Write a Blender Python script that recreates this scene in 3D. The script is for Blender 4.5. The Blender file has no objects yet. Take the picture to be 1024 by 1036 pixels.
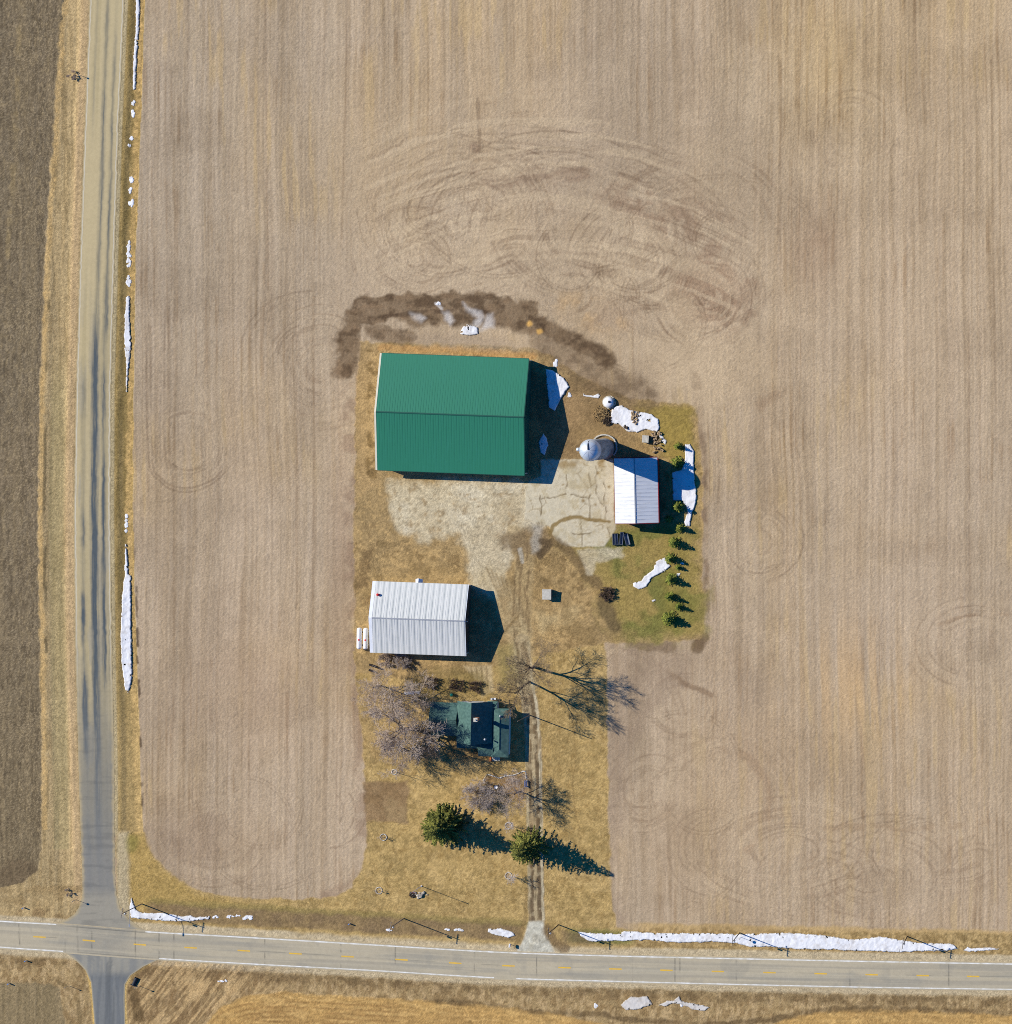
import bpy, bmesh, math, random
import numpy as np
from mathutils import Vector, Matrix

R = math.radians
SC = 0.24                    # metres per ground unit ("u"); the plan of the farm is drawn in u, x to the right, y down
NX, NY, H = 1200.0, 390.0, 620.0   # point under the camera (u) and flying height (m)
K = 1.00                     # sunlit radiance of a flat surface of albedo 1
scene = bpy.context.scene
col = scene.collection
rng = np.random.default_rng(7)
random.seed(11)

def W(px, py):
    return ((px - 512.0) * SC, (518.0 - py) * SC)
def WU(px, py, z):           # ground spot under something seen at height z
    f = (H - z) / H
    return W(NX + (px - NX) * f, NY + (py - NY) * f)
def lin(c):
    c = np.asarray(c, float) / 255.0
    return np.where(c <= 0.04045, c / 12.92, ((c + 0.055) / 1.055) ** 2.4)
def C(r, g, b):
    v = lin((r, g, b)) / K
    return np.clip(v, 0.003, 0.9)

# ------------------------------------------------------------------ materials
def new_mat(name):
    m = bpy.data.materials.new(name); m.use_nodes = True
    nt = m.node_tree; b = nt.nodes['Principled BSDF']
    return m, nt, b
def mat(name, rgb, rough=0.8, metal=0.0, var=0.12, scale=3.0, bump=0.0, stretch=(1, 1, 1), rgb2=None, detail=5, spec=0.3, bscale=None):
    m, nt, b = new_mat(name)
    rgb = tuple(float(v) for v in rgb)
    rgb2 = tuple(float(v) for v in rgb2) if rgb2 is not None else tuple(v * (1 - 2 * var) for v in rgb)
    tc = nt.nodes.new('ShaderNodeTexCoord'); mp = nt.nodes.new('ShaderNodeMapping')
    mp.inputs['Scale'].default_value = stretch
    nt.links.new(tc.outputs['Object'], mp.inputs['Vector'])
    n = nt.nodes.new('ShaderNodeTexNoise'); n.inputs['Scale'].default_value = scale; n.inputs['Detail'].default_value = detail
    nt.links.new(mp.outputs['Vector'], n.inputs['Vector'])
    r = nt.nodes.new('ShaderNodeValToRGB')
    r.color_ramp.elements[0].position = 0.3; r.color_ramp.elements[1].position = 0.7
    r.color_ramp.elements[0].color = (*rgb2, 1); r.color_ramp.elements[1].color = (*[min(v * (1 + var * 0.5), 0.95) for v in rgb], 1)
    nt.links.new(n.outputs['Fac'], r.inputs['Fac']); nt.links.new(r.outputs['Color'], b.inputs['Base Color'])
    b.inputs['Roughness'].default_value = rough; b.inputs['Metallic'].default_value = metal
    b.inputs['Specular IOR Level'].default_value = spec
    if bump:
        bp = nt.nodes.new('ShaderNodeBump'); bp.inputs['Strength'].default_value = bump; bp.inputs['Distance'].default_value = 0.1
        if bscale:
            n2 = nt.nodes.new('ShaderNodeTexNoise'); n2.inputs['Scale'].default_value = bscale; n2.inputs['Detail'].default_value = 4
            nt.links.new(tc.outputs['Object'], n2.inputs['Vector']); nt.links.new(n2.outputs['Fac'], bp.inputs['Height'])
        else:
            nt.links.new(n.outputs['Fac'], bp.inputs['Height'])
        nt.links.new(bp.outputs['Normal'], b.inputs['Normal'])
    return m
def attr_mat(name, rough=0.95, amp=0.3, scale=5.0, bump=0.4, dist=0.12, spec=0.1):
    m, nt, b = new_mat(name)
    a = nt.nodes.new('ShaderNodeAttribute'); a.attribute_name = 'tone'
    tc = nt.nodes.new('ShaderNodeTexCoord')
    n = nt.nodes.new('ShaderNodeTexNoise'); n.inputs['Scale'].default_value = scale; n.inputs['Detail'].default_value = 3; n.inputs['Roughness'].default_value = 0.65
    nt.links.new(tc.outputs['Object'], n.inputs['Vector'])
    mr = nt.nodes.new('ShaderNodeMapRange'); mr.inputs['From Min'].default_value = 0.25; mr.inputs['From Max'].default_value = 0.75
    mr.inputs['To Min'].default_value = 1 - amp; mr.inputs['To Max'].default_value = 1 + amp
    nt.links.new(n.outputs['Fac'], mr.inputs['Value'])
    mx = nt.nodes.new('ShaderNodeVectorMath'); mx.operation = 'SCALE'
    nt.links.new(a.outputs['Color'], mx.inputs[0]); nt.links.new(mr.outputs['Result'], mx.inputs['Scale'])
    nt.links.new(mx.outputs['Vector'], b.inputs['Base Color'])
    b.inputs['Roughness'].default_value = rough; b.inputs['Specular IOR Level'].default_value = spec
    if bump:
        bp = nt.nodes.new('ShaderNodeBump'); bp.inputs['Strength'].default_value = bump; bp.inputs['Distance'].default_value = dist
        nt.links.new(n.outputs['Fac'], bp.inputs['Height']); nt.links.new(bp.outputs['Normal'], b.inputs['Normal'])
    return m

# ------------------------------------------------------------------ mesh builder
class MB:
    def __init__(s): s.v = []; s.f = []; s.t = []
    def add(s, vs, fs, tone=None):
        o = len(s.v); s.v += [tuple(p) for p in vs]; s.f += [tuple(i + o for i in f) for f in fs]
        if tone is not None: s.t += [tone] * len(fs)
    def hexa(s, q, dz=None, top=None):
        # q: four lower points counter-clockwise, top: four upper points
        s.add(list(q) + list(top), [(3, 2, 1, 0), (4, 5, 6, 7), (0, 1, 5, 4), (1, 2, 6, 5), (2, 3, 7, 6), (3, 0, 4, 7)])
    def box(s, c, d, rz=0.0, rx=0.0):
        x, y, z = d[0] / 2, d[1] / 2, d[2] / 2
        M = Matrix.Translation(c) @ Matrix.Rotation(rz, 4, 'Z') @ Matrix.Rotation(rx, 4, 'X')
        vs = [M @ Vector(p) for p in [(-x, -y, -z), (x, -y, -z), (x, y, -z), (-x, y, -z), (-x, -y, z), (x, -y, z), (x, y, z), (-x, y, z)]]
        s.hexa(vs[:4], top=vs[4:])
    def bevelbox(s, c, d, b=0.05, rz=0.0):
        x, y, z = d[0] / 2, d[1] / 2, d[2] / 2
        M = Matrix.Translation(c) @ Matrix.Rotation(rz, 4, 'Z')
        rings = []
        for (xx, yy, zz) in [(x - b, y - b, -z), (x, y, -z + b), (x, y, z - b), (x - b, y - b, z)]:
            rings.append([M @ Vector(p) for p in [(-xx, -yy, zz), (xx, -yy, zz), (xx, yy, zz), (-xx, yy, zz)]])
        vs = [p for r in rings for p in r]; fs = [(3, 2, 1, 0), (12, 13, 14, 15)]
        for k in range(3):
            for i in range(4):
                j = (i + 1) % 4; fs.append((k * 4 + i, k * 4 + j, k * 4 + 4 + j, k * 4 + 4 + i))
        s.add(vs, fs)
    def tube(s, pts, rad, n=6, cap=True, tone=None):
        pts = [Vector(p) for p in pts]
        rings = []
        for i, p in enumerate(pts):
            d = (pts[min(i + 1, len(pts) - 1)] - pts[max(i - 1, 0)])
            if d.length < 1e-6: d = Vector((0, 0, 1))
            d.normalize()
            a = d.orthogonal().normalized(); b = d.cross(a)
            r = rad[i] if hasattr(rad, '__len__') else rad
            rings.append([p + (a * math.cos(2 * math.pi * k / n) + b * math.sin(2 * math.pi * k / n)) * r for k in range(n)])
        vs = [q for r in rings for q in r]; fs = []
        for i in range(len(pts) - 1):
            for k in range(n):
                j = (k + 1) % n; fs.append((i * n + k, i * n + j, (i + 1) * n + j, (i + 1) * n + k))
        if cap: fs += [tuple(range(n - 1, -1, -1)), tuple((len(pts) - 1) * n + k for k in range(n))]
        s.add(vs, fs, tone)
    def lathe(s, prof, n=24, c=(0, 0, 0), axis=None):
        vs = []; fs = []
        for (r, z) in prof:
            for k in range(n):
                a = 2 * math.pi * k / n; vs.append(Vector((r * math.cos(a), r * math.sin(a), z)))
        for i in range(len(prof) - 1):
            for k in range(n):
                j = (k + 1) % n; fs.append((i * n + k, i * n + j, (i + 1) * n + j, (i + 1) * n + k))
        if prof[0][0] > 1e-4: fs.append(tuple(range(n - 1, -1, -1)))
        if prof[-1][0] > 1e-4: fs.append(tuple((len(prof) - 1) * n + k for k in range(n)))
        M = Matrix.Translation(c)
        if axis: M = M @ Vector((0, 0, 1)).rotation_difference(Vector(axis)).to_matrix().to_4x4()
        s.add([M @ v for v in vs], fs)
    def rock(s, c, r, seed=0):
        rr = random.Random(seed)
        n, m = 7, 4; vs = [Vector(c) + Vector((0, 0, -r * .5))]; fs = []
        sx, sy, sz = rr.uniform(.8, 1.3), rr.uniform(.7, 1.1), rr.uniform(.5, .8)
        for i in range(1, m):
            th = math.pi * i / m
            for k in range(n):
                a = 2 * math.pi * k / n + i * .3; q = r * rr.uniform(.78, 1.12)
                vs.append(Vector(c) + Vector((q * sx * math.sin(th) * math.cos(a), q * sy * math.sin(th) * math.sin(a), -q * sz * math.cos(th))))
        vs.append(Vector(c) + Vector((0, 0, r * sz)))
        for k in range(n):
            j = (k + 1) % n
            fs.append((0, 1 + j, 1 + k))
            for i in range(m - 2): fs.append((1 + i * n + k, 1 + i * n + j, 1 + (i + 1) * n + j, 1 + (i + 1) * n + k))
            fs.append((1 + (m - 2) * n + k, 1 + (m - 2) * n + j, len(vs) - 1))
        s.add(vs, fs)
    def build(s, name, m, parent=None, smooth=False, loc=None):
        me = bpy.data.meshes.new(name); me.from_pydata(s.v, [], s.f); me.update()
        if s.t and len(s.t) == len(s.f):
            at = me.attributes.new('tone', 'FLOAT_COLOR', 'FACE')
            arr = np.ones((len(s.t), 4), np.float32); arr[:, :3] = np.array(s.t, np.float32); at.data.foreach_set('color', arr.ravel())
        if smooth: me.polygons.foreach_set('use_smooth', [True] * len(me.polygons))
        me.materials.append(m)
        o = bpy.data.objects.new(name, me); col.objects.link(o)
        if parent: o.parent = parent
        if loc is not None: o.location = loc
        return o
def tag(o, label=None, cat=None, group=None, kind=None):
    if label: o['label'] = label
    if cat: o['category'] = cat
    if group: o['group'] = group
    if kind: o['kind'] = kind
    return o
def thing(name, label, cat, loc, rz=0.0, group=None):
    o = bpy.data.objects.new(name, None); o.empty_display_size = 0.3; col.objects.link(o)
    o.location = loc if len(loc) == 3 else (loc[0], loc[1], 0.0); o.rotation_euler = (0, 0, rz)
    return tag(o, label, cat, group)
def copy_tree(o, parent=None):
    c = o.copy(); col.objects.link(c)
    if parent: c.parent = parent
    for ch in list(o.children): copy_tree(ch, c)
    return c

# ------------------------------------------------------------------ numpy painting helpers
def hash2(ix, iy, seed):
    h = (ix.astype(np.int64) * 374761393 + iy.astype(np.int64) * 668265263 + seed * 1442695041) & 0xFFFFFFFF
    h = ((h ^ (h >> 13)) * 1274126177) & 0xFFFFFFFF
    return ((h ^ (h >> 16)) & 0xFFFFFF).astype(np.float32) / float(0xFFFFFF)
def vnoise(x, y, seed=0):
    ix = np.floor(x); iy = np.floor(y); fx = (x - ix).astype(np.float32); fy = (y - iy).astype(np.float32)
    fx = fx * fx * (3 - 2 * fx); fy = fy * fy * (3 - 2 * fy)
    a = hash2(ix, iy, seed); b = hash2(ix + 1, iy, seed); c = hash2(ix, iy + 1, seed); d = hash2(ix + 1, iy + 1, seed)
    return (a + (b - a) * fx) * (1 - fy) + (c + (d - c) * fx) * fy
def fbm(x, y, s, seed=0, o=4, sy=None):
    sy = sy or s; t = 0.0; a = 0.5; n = 0.0
    for k in range(o):
        t = t + a * vnoise(x / s, y / sy, seed + 17 * k); n += a; a *= .55; s /= 2.03; sy /= 2.03
    return t / n                      # 0..1
def sstep(a, b, x):
    t = np.clip((x - a) / (b - a), 0, 1); return t * t * (3 - 2 * t)

def catmull(pts, n=8):
    out = []
    P = [np.array(p, float) for p in pts]
    for i in range(len(P) - 1):
        p0 = P[max(i - 1, 0)]; p1 = P[i]; p2 = P[i + 1]; p3 = P[min(i + 2, len(P) - 1)]
        for k in range(n):
            t = k / n
            out.append(0.5 * ((2 * p1) + (-p0 + p2) * t + (2 * p0 - 5 * p1 + 4 * p2 - p3) * t * t + (-p0 + 3 * p1 - 3 * p2 + p3) * t ** 3))
    out.append(P[-1]); return np.array(out)

class Paint:
    """a rectangular set of sample points in plan units with a colour each"""
    def __init__(s, X, Y):
        s.X = X.astype(np.float32); s.Y = Y.astype(np.float32)
        s.c = np.zeros(X.shape + (3,), np.float32)
        s.w1 = fbm(s.X, s.Y, 9, 101, 3) - .5; s.w2 = fbm(s.X, s.Y, 9, 202, 3) - .5
        s.e1 = fbm(s.X, s.Y, 26, 303, 4) - .5; s.e2 = fbm(s.X, s.Y, 26, 404, 4) - .5
    def box(s, pts, m):
        pts = np.asarray(pts, float)
        x0, y0 = pts.min(0) - m; x1, y1 = pts.max(0) + m
        xs = s.X[0]; ys = s.Y[:, 0]
        i0, i1 = np.searchsorted(xs, [x0, x1]); j0, j1 = np.searchsorted(ys, [y0, y1])
        return slice(j0, j1), slice(i0, i1)
    def segdist(s, x, y, a, b):
        d = b - a; L = max(float(d @ d), 1e-9)
        t = np.clip(((x - a[0]) * d[0] + (y - a[1]) * d[1]) / L, 0, 1)
        return np.hypot(x - a[0] - t * d[0], y - a[1] - t * d[1])
    def poly(s, pts, soft=1.5, warp=0.0, warp2=0.0):
        pts = np.asarray(pts, float); m = np.zeros(s.X.shape, np.float32)
        sl = s.box(pts, soft + 2 + (warp + warp2) * .5)
        x = s.X[sl] + s.w1[sl] * warp + s.e1[sl] * warp2; y = s.Y[sl] + s.w2[sl] * warp + s.e2[sl] * warp2
        if x.size == 0: return m
        ins = np.zeros(x.shape, bool); d = np.full(x.shape, 1e9, np.float32)
        n = len(pts)
        for i in range(n):
            a = pts[i]; b = pts[(i + 1) % n]
            d = np.minimum(d, s.segdist(x, y, a, b))
            if a[1] != b[1]:
                c = ((a[1] > y) != (b[1] > y)) & (x < (b[0] - a[0]) * (y - a[1]) / (b[1] - a[1]) + a[0]); ins ^= c
        sd = np.where(ins, d, -d)
        m[sl] = sstep(-soft, soft, sd); return m
    def line(s, pts, w, soft=1.0, warp=0.0, spline=True, n=6):
        if spline and len(pts) > 2: pts = catmull(pts, n)
        pts = np.asarray(pts, float); m = np.zeros(s.X.shape, np.float32)
        step = 12
        for k in range(0, len(pts) - 1, step):
            seg = pts[k:k + step + 1]
            sl = s.box(seg, w + soft + warp + 1)
            x = s.X[sl] + s.w1[sl] * warp; y = s.Y[sl] + s.w2[sl] * warp
            if x.size == 0: continue
            d = np.full(x.shape, 1e9, np.float32)
            for i in range(len(seg) - 1): d = np.minimum(d, s.segdist(x, y, seg[i], seg[i + 1]))
            m[sl] = np.maximum(m[sl], 1 - sstep(w, w + soft, d))
        return m
    def put(s, m, rgb, a=1.0):
        m = (m * a)[..., None]; s.c = s.c * (1 - m) + np.asarray(rgb, np.float32) * m
    def mul(s, m, f):
        s.c = s.c * (1 + (np.asarray(f, np.float32) - 1) * m[..., None])

def grid_object(name, X, Y, Z, c, mask, m):
    """faces of the sample grid where mask is true, as one mesh with colour attribute"""
    h, w = X.shape
    fj, fi = np.nonzero(mask)
    a = fj * w + fi
    quads = np.stack([a + w, a + w + 1, a + 1, a], 1)
    used = np.unique(quads); remap = np.full(h * w, -1, np.int64); remap[used] = np.arange(len(used))
    q = remap[quads].astype(np.int32)
    co = np.empty((len(used), 3), np.float32)
    co[:, 0] = (X.ravel()[used] - 512) * SC; co[:, 1] = (518 - Y.ravel()[used]) * SC; co[:, 2] = Z.ravel()[used]
    me = bpy.data.meshes.new(name)
    me.vertices.add(len(used)); me.vertices.foreach_set('co', co.ravel())
    me.loops.add(q.size); me.loops.foreach_set('vertex_index', q.ravel())
    me.polygons.add(len(q)); me.polygons.foreach_set('loop_start', np.arange(0, q.size, 4, dtype=np.int32))
    me.polygons.foreach_set('use_smooth', np.ones(len(q), bool))
    me.update(calc_edges=True)
    at = me.attributes.new('tone', 'FLOAT_COLOR', 'POINT')
    cc = np.ones((len(used), 4), np.float32); cc[:, :3] = c.reshape(-1, 3)[used]; at.data.foreach_set('color', cc.ravel())
    me.materials.append(m)
    o = bpy.data.objects.new(name, me); col.objects.link(o)
    return o

# ------------------------------------------------------------------ plan: the roads
top_line = catmull([(-90, 924), (0, 932), (60, 935.6), (146, 942.6), (250, 948.5), (380, 956.2), (505, 963.5), (630, 967.5), (760, 970.3), (890, 973), (1024, 975.4), (1110, 976.8)], 10)
bot_line = catmull([(-90, 950), (0, 958.2), (60, 962.3), (146, 968.8), (250, 975), (380, 982), (505, 989.4), (630, 993), (760, 996.3), (890, 999), (1024, 1001), (1110, 1002.2)], 10)
def top_y(x): return np.interp(x, top_line[:, 0], top_line[:, 1])
def bot_y(x): return np.interp(x, bot_line[:, 0], bot_line[:, 1])
SL = [(-90, 94), (0, 90.6), (130, 85.5), (260, 80.6), (390, 77), (520, 74.6), (650, 76), (780, 79.5), (850, 82), (890, 83.5), (908, 83.2), (918, 80), (925, 75), (931, 66), (936, 54)]
SR = [(-90, 130), (0, 126), (130, 120), (260, 116), (390, 112.4), (520, 111.8), (650, 113.3), (780, 115.6), (850, 115.8), (890, 116.2), (903, 117.5), (919, 121.5), (931, 131.6), (938, 141), (942, 149)]
LL = [(960, 56), (966, 69), (973, 78), (982, 86.6), (994, 92), (1036, 95.6), (1110, 101)]
LR = [(966, 170), (971, 160), (978, 145), (987, 132), (996, 126.6), (1010, 126), (1036, 126.6), (1110, 130)]
def ip(t, y): a = np.array(t, float); return np.interp(y, a[:, 0], a[:, 1])

# ------------------------------------------------------------------ the ground grid
M0 = 64
xs = np.arange(-M0, 1024 + M0 + 1, 1.0); ys = np.arange(-M0, 1036 + M0 + 1, 1.0)
X, Y = np.meshgrid(xs, ys)
P = Paint(X, Y)
X = P.X; Y = P.Y
n_big = fbm(X, Y, 160, 1, 4); n_mid = fbm(X, Y, 40, 2, 4); n_sm = fbm(X, Y, 10, 3, 3); n_px = hash2(X, Y, 5); n_px2 = fbm(X, Y, 2.6, 6, 2)
xw = X + 10 * (fbm(X, Y, 260, 8, 2) - .5) + 4 * (fbm(X, Y, 90, 9, 2) - .5)
st1 = fbm(xw, Y, 2.2, 11, 2, 90); st2 = fbm(xw, Y, 6.5, 12, 2, 160); st3 = fbm(xw, Y, 24, 13, 2, 420); st4 = fbm(xw, Y, 1.6, 14, 1, 12)

# main ploughed field
base = C(176, 156, 127)
P.c[:] = base
P.put(sstep(.35, .7, n_big), C(182, 159, 124), .8)
P.put(sstep(.35, .68, st3), C(166, 148, 121), .5)
P.put(sstep(560, 1000, X) * sstep(500, 60, Y) * .6, C(184, 160, 122), .75)
P.put(np.exp(-((X - 835) ** 2 / 60 ** 2 + (Y - 70) ** 2 / 90 ** 2)) * (.4 + .8 * n_mid), C(190, 162, 110), .4)
P.put(sstep(430, 160, X) * sstep(500, 200, Y), C(167, 151, 126), .6)
P.put(sstep(640, 900, X) * sstep(600, 950, Y), C(177, 156, 127), .6)
P.put(np.exp(-((X - 880) ** 2 / 150 ** 2 + (Y - 330) ** 2 / 130 ** 2)), C(184, 162, 130), .5)
turn = P.poly([(330, 130), (520, 90), (760, 130), (800, 330), (640, 380), (330, 330)], 50, 30)       # headland where the tracks wheel round
stripe = (1 - .75 * turn)
st5 = fbm(xw, Y, 1.5, 15, 2, 150); patch = sstep(.35, .65, fbm(X, Y, 90, 16, 3))
P.mul(stripe * sstep(.46, .66, st1) * (.35 + .65 * patch), (.91, .90, .885))
P.mul(stripe * sstep(.52, .68, st2) * (.3 + .7 * patch), (.945, .935, .92))
P.mul(stripe * sstep(.5, .36, st2), (1.03, 1.03, 1.04))
P.mul(stripe * sstep(.60, .78, st1) * sstep(.45, .7, n_mid), (.84, .79, .74))
P.mul(stripe * sstep(.48, .75, st5), (.915, .905, .895)); P.mul(stripe * sstep(.46, .25, st5), (1.055, 1.055, 1.05)); st7 = fbm(xw, Y, 3.2, 25, 2, 380); P.mul(stripe * sstep(.56, .7, st7), (.93, .915, .89)); P.mul(stripe * sstep(.42, .3, st7), (1.035, 1.04, 1.045))
P.mul(sstep(.52, .72, st4), (.96, .96, .955))
P.mul(sstep(.5, .8, n_big), (.95, .94, .92))
# orange tinted soil streaks
P.put(stripe * sstep(.6, .72, fbm(xw, Y, 5, 21, 2, 70)) * sstep(.45, .65, n_big), C(184, 158, 112), .5)
# wheel tracks
def arc(cx, cy, r, a0, a1, rx=1.0, n=26):
    t = np.linspace(R(a0), R(a1), n); return np.stack([cx + r * rx * np.cos(t), cy + r * np.sin(t)], 1)
brk = sstep(.36, .56, fbm(X, Y, 18, 31, 3))
def track(pts, a=.35, w=.6, spline=False, c=(112, 91, 70)):
    P.put(P.line(pts, w, 1.0, 1.2, spline) * (.35 + .65 * brk) * (.6 + .4 * n_px2), C(*c), a)
for (cx, cy, rs, a0, a1, rx, al) in [
        (478, 222, (38, 43, 50, 56, 64, 72), 150, 330, 1.15, .3), (560, 210, (40, 46, 58, 64, 76), 160, 370, 1.5, .3),
        (640, 262, (22, 27, 36, 42, 50, 58), 150, 420, 1.1, .33), (715, 300, (26, 31, 38, 44, 52), 180, 480, 1.0, .36),
        (715, 300, (10, 16, 21), 0, 360, 1.0, .34), (575, 300, (20, 26, 34, 40), 180, 420, 1.2, .25), (520, 178, (18, 24, 30), 90, 330, 1.4, .32),
        (440, 250, (24, 30, 40), 120, 280, 1.0, .25), (862, 128, (22, 27, 38), 180, 330, 1.0, .2),
         (215, 840, (30, 36, 56), 20, 150, 1.0, .22),
        (310, 360, (26, 33, 60, 67), 170, 290, 1.0, .26), (660, 800, (20, 26, 36), 90, 330, 1.0, .28),
        (770, 545, (28, 34, 42), 300, 460, 1.0, .3), (720, 860, (26, 32, 44), 100, 330, 1.0, .28), (830, 890, (22, 28, 40), 150, 380, 1.6, .25),
        (985, 650, (30, 36, 46), 120, 290, 1.3, .3), (900, 880, (40, 46, 58), 200, 350, 1.4, .22), (990, 880, (18, 24, 36), 120, 300, 1.0, .22),
        (640, 690, (26, 32, 40), 200, 320, 1.0, .28), (690, 720, (30, 36), 180, 300, 1.0, .28), (330, 820, (20, 30, 38), 300, 440, 1.0, .3)]:
    for r_ in rs: track(arc(cx + random.uniform(-3, 3), cy + random.uniform(-3, 3), r_, a0 + random.uniform(-20, 30), a1 - random.uniform(-20, 40), rx), al * 1.6, .5)
for o_ in (0, 4): track([(167 + o_, 300), (167 + o_, 455), (176, 474 - o_), (192, 480 - o_), (211, 473 - o_)], .55, .5, True); track([(148 + o_, 330), (150 + o_, 460), (162, 487 - o_), (185, 498 - o_), (214, 490 - o_), (236 - o_, 468)], .5, .5, True)
for k in range(7):
    track([(380 + 3 * k, 160 + 6 * k), (450, 132 + 8 * k), (540, 128 + 9 * k), (640, 150 + 10 * k), (720, 195 + 10 * k), (762 - 2 * k, 260), (768 - 4 * k, 320)], .27, .8, True)
    track([(395, 270 + 6 * k), (450, 262 + 7 * k), (520, 262 + 7 * k), (600, 290 + 7 * k), (660, 330 + 5 * k), (705, 380 + 4 * k)], .2, .8, True)
for x0, dx in ((352, -6), (343, -6), (318, -2), (300, 0), (268, 3), (190, 0), (176, 0), (640, 4), (700, 4), (790, 0), (925, 6), (980, 3), (1003, 5), (870, 4)):
    y0 = random.choice((-60, 60, 300, 480)); y1 = y0 + random.uniform(220, 600)
    track([(x0, y0), (x0 + dx * .4, (y0 + y1) / 2), (x0 + dx, y1)], .36, .5, True, (110, 84, 58))
track([(483, 100), (485, 140), (482, 180)], .5, 1.4, True, (96, 74, 54)); track([(480, 175), (500, 188), (526, 180)], .5, 1.6, True, (96, 74, 54))
P.put(P.line([(478, 150), (486, 178), (510, 186), (545, 176), (600, 178)], 3, 8, 5) * brk, C(138, 115, 92), .6)
P.put(P.poly(arc(715, 300, 36, 0, 360), 12, 10), C(152, 124, 96), .6)
P.put(P.poly([(600, 180), (690, 190), (760, 250), (772, 330), (720, 350), (700, 260), (620, 215)], 16, 26) * brk, C(146, 120, 94), .5)
P.put(P.poly([(430, 200), (505, 200), (500, 250), (430, 260)], 16, 10), C(184, 165, 136), .5)
P.put(P.poly([(640, 345), (760, 330), (790, 380), (720, 420), (700, 400), (655, 385)], 12, 16), C(186, 164, 130), .75)
P.put(P.poly([(365, 250), (560, 262), (600, 300), (540, 308), (370, 296)], 12, 14), C(176, 156, 126), .7)
for cx, cy, sx_, sy_, c_, a_ in [(205, 850, 60, 35, (146, 124, 100), .6), (345, 560, 16, 120, (160, 136, 108), .7), (690, 840, 80, 60, (172, 148, 116), .6), (255, 690, 60, 70, (178, 152, 122), .5),
                                 (760, 750, 70, 60, (160, 137, 109), .5), (900, 600, 80, 60, (180, 160, 132), .5), (620, 320, 26, 16, (150, 126, 100), .5), (930, 900, 90, 30, (168, 148, 120), .5)]:
    P.put(np.exp(-((X - cx) ** 2 / sx_ ** 2 + (Y - cy) ** 2 / sy_ ** 2)) * (.4 + .9 * n_mid), C(*c_), a_)
# swirls left by machines turning
def swirl(cx, cy, rx, r0, r1, a, seed, col_=(128, 106, 82)):
    sl_ = P.box([(cx - r1 * rx, cy - r1), (cx + r1 * rx, cy + r1)], 2); x = (X[sl_] - cx) / rx; y = Y[sl_] - cy
    r = np.hypot(x, y) + 3.2 * P.e1[sl_] + .8 * P.w1[sl_]; th = np.arctan2(y, x)
    q = sstep(.56, .74, fbm(r, th * 40 + 500, 1.9, seed, 2, 60)) + .3 * sstep(.5, .75, fbm(r, th * 30 + 500, 7, seed + 5, 3, 40))
    q = np.clip(q, 0, 1) * sstep(r0 - 4, r0 + 4, r) * sstep(r1, r1 - 16, r) * (1.2 * sstep(.42, .66, fbm(X[sl_], Y[sl_], 34, seed + 3, 3)))
    m_ = np.zeros(X.shape, np.float32); m_[sl_] = np.clip(q, 0, 1); P.put(m_, C(*col_), a)
    hi = sstep(.45, .3, fbm(r, th * 30 + 500, 3.4, seed + 9, 2, 26)) * sstep(r0 - 4, r0 + 4, r) * sstep(r1, r1 - 16, r)
    m_[sl_] = np.clip(hi, 0, 1); P.put(m_, C(194, 173, 139), a * .45)
for k_, (cx, cy, rx, r0, r1, a) in enumerate([(478, 222, 1.2, 8, 84, .5), (600, 236, 1.5, 20, 96, .42), (450, 215, 1.2, 20, 100, .35), (700, 240, 1.1, 30, 110, .35), (715, 300, 1.0, 2, 66, .75), (575, 296, 1.2, 8, 50, .45), (640, 258, 1.1, 6, 62, .5), (420, 262, 1.2, 6, 64, .4), (862, 132, 1.0, 6, 54, .35), (190, 452, 1.0, 10, 48, .4), (212, 842, 1.3, 4, 70, .3), (735, 812, 1.1, 50, 84, .2), (650, 800, 1.0, 8, 50, .5), (730, 780, 1.3, 2, 40, .3), (860, 877, 1.2, 4, 26, .4), (600, 740, 1.0, 30, 110, .3), (800, 860, 1.8, 14, 70, .35), (960, 860, 1.5, 10, 50, .35), (770, 548, 1.0, 8, 48, .35), (985, 655, 1.3, 8, 60, .35), (880, 890, 1.6, 6, 56, .35), (325, 370, 1.0, 10, 76, .35), (690, 712, 1.2, 6, 52, .4)]):
    swirl(cx, cy, rx, r0, r1, a, 700 + 20 * k_)
vv = Y + 9 * P.e2 - (X - 560) ** 2 / 700.0; tm = P.poly([(372, 120), (520, 95), (700, 140), (770, 230), (740, 330), (600, 300), (540, 285), (380, 290)], 26, 30)
P.put(tm * sstep(.55, .75, fbm(X, vv, 90, 871, 2, 2.0)) * (1.2 * sstep(.42, .66, fbm(X, Y, 40, 872, 3))), C(128, 106, 82), .36); P.put(tm * sstep(.48, .3, fbm(X, vv, 80, 881, 2, 5)), C(196, 175, 140), .4)
P.put(np.exp(-((X - 826) ** 2 / 26 ** 2 + (Y - 255) ** 2 / 48 ** 2)) * (.2 + 1.0 * n_mid), C(150, 124, 96), .65); P.put(P.line([(770, 410), (800, 395), (830, 400)], 2, 6, 6) * brk, C(146, 122, 94), .5)
P.put(np.exp(-((X - 730) ** 2 / 30 ** 2 + (Y - 660) ** 2 / 40 ** 2)) * n_mid, C(150, 126, 98), .6); P.put(np.exp(-((X - 860) ** 2 / 60 ** 2 + (Y - 690) ** 2 / 60 ** 2)) * sstep(.4, .65, st2), C(192, 158, 110), .5)
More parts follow.
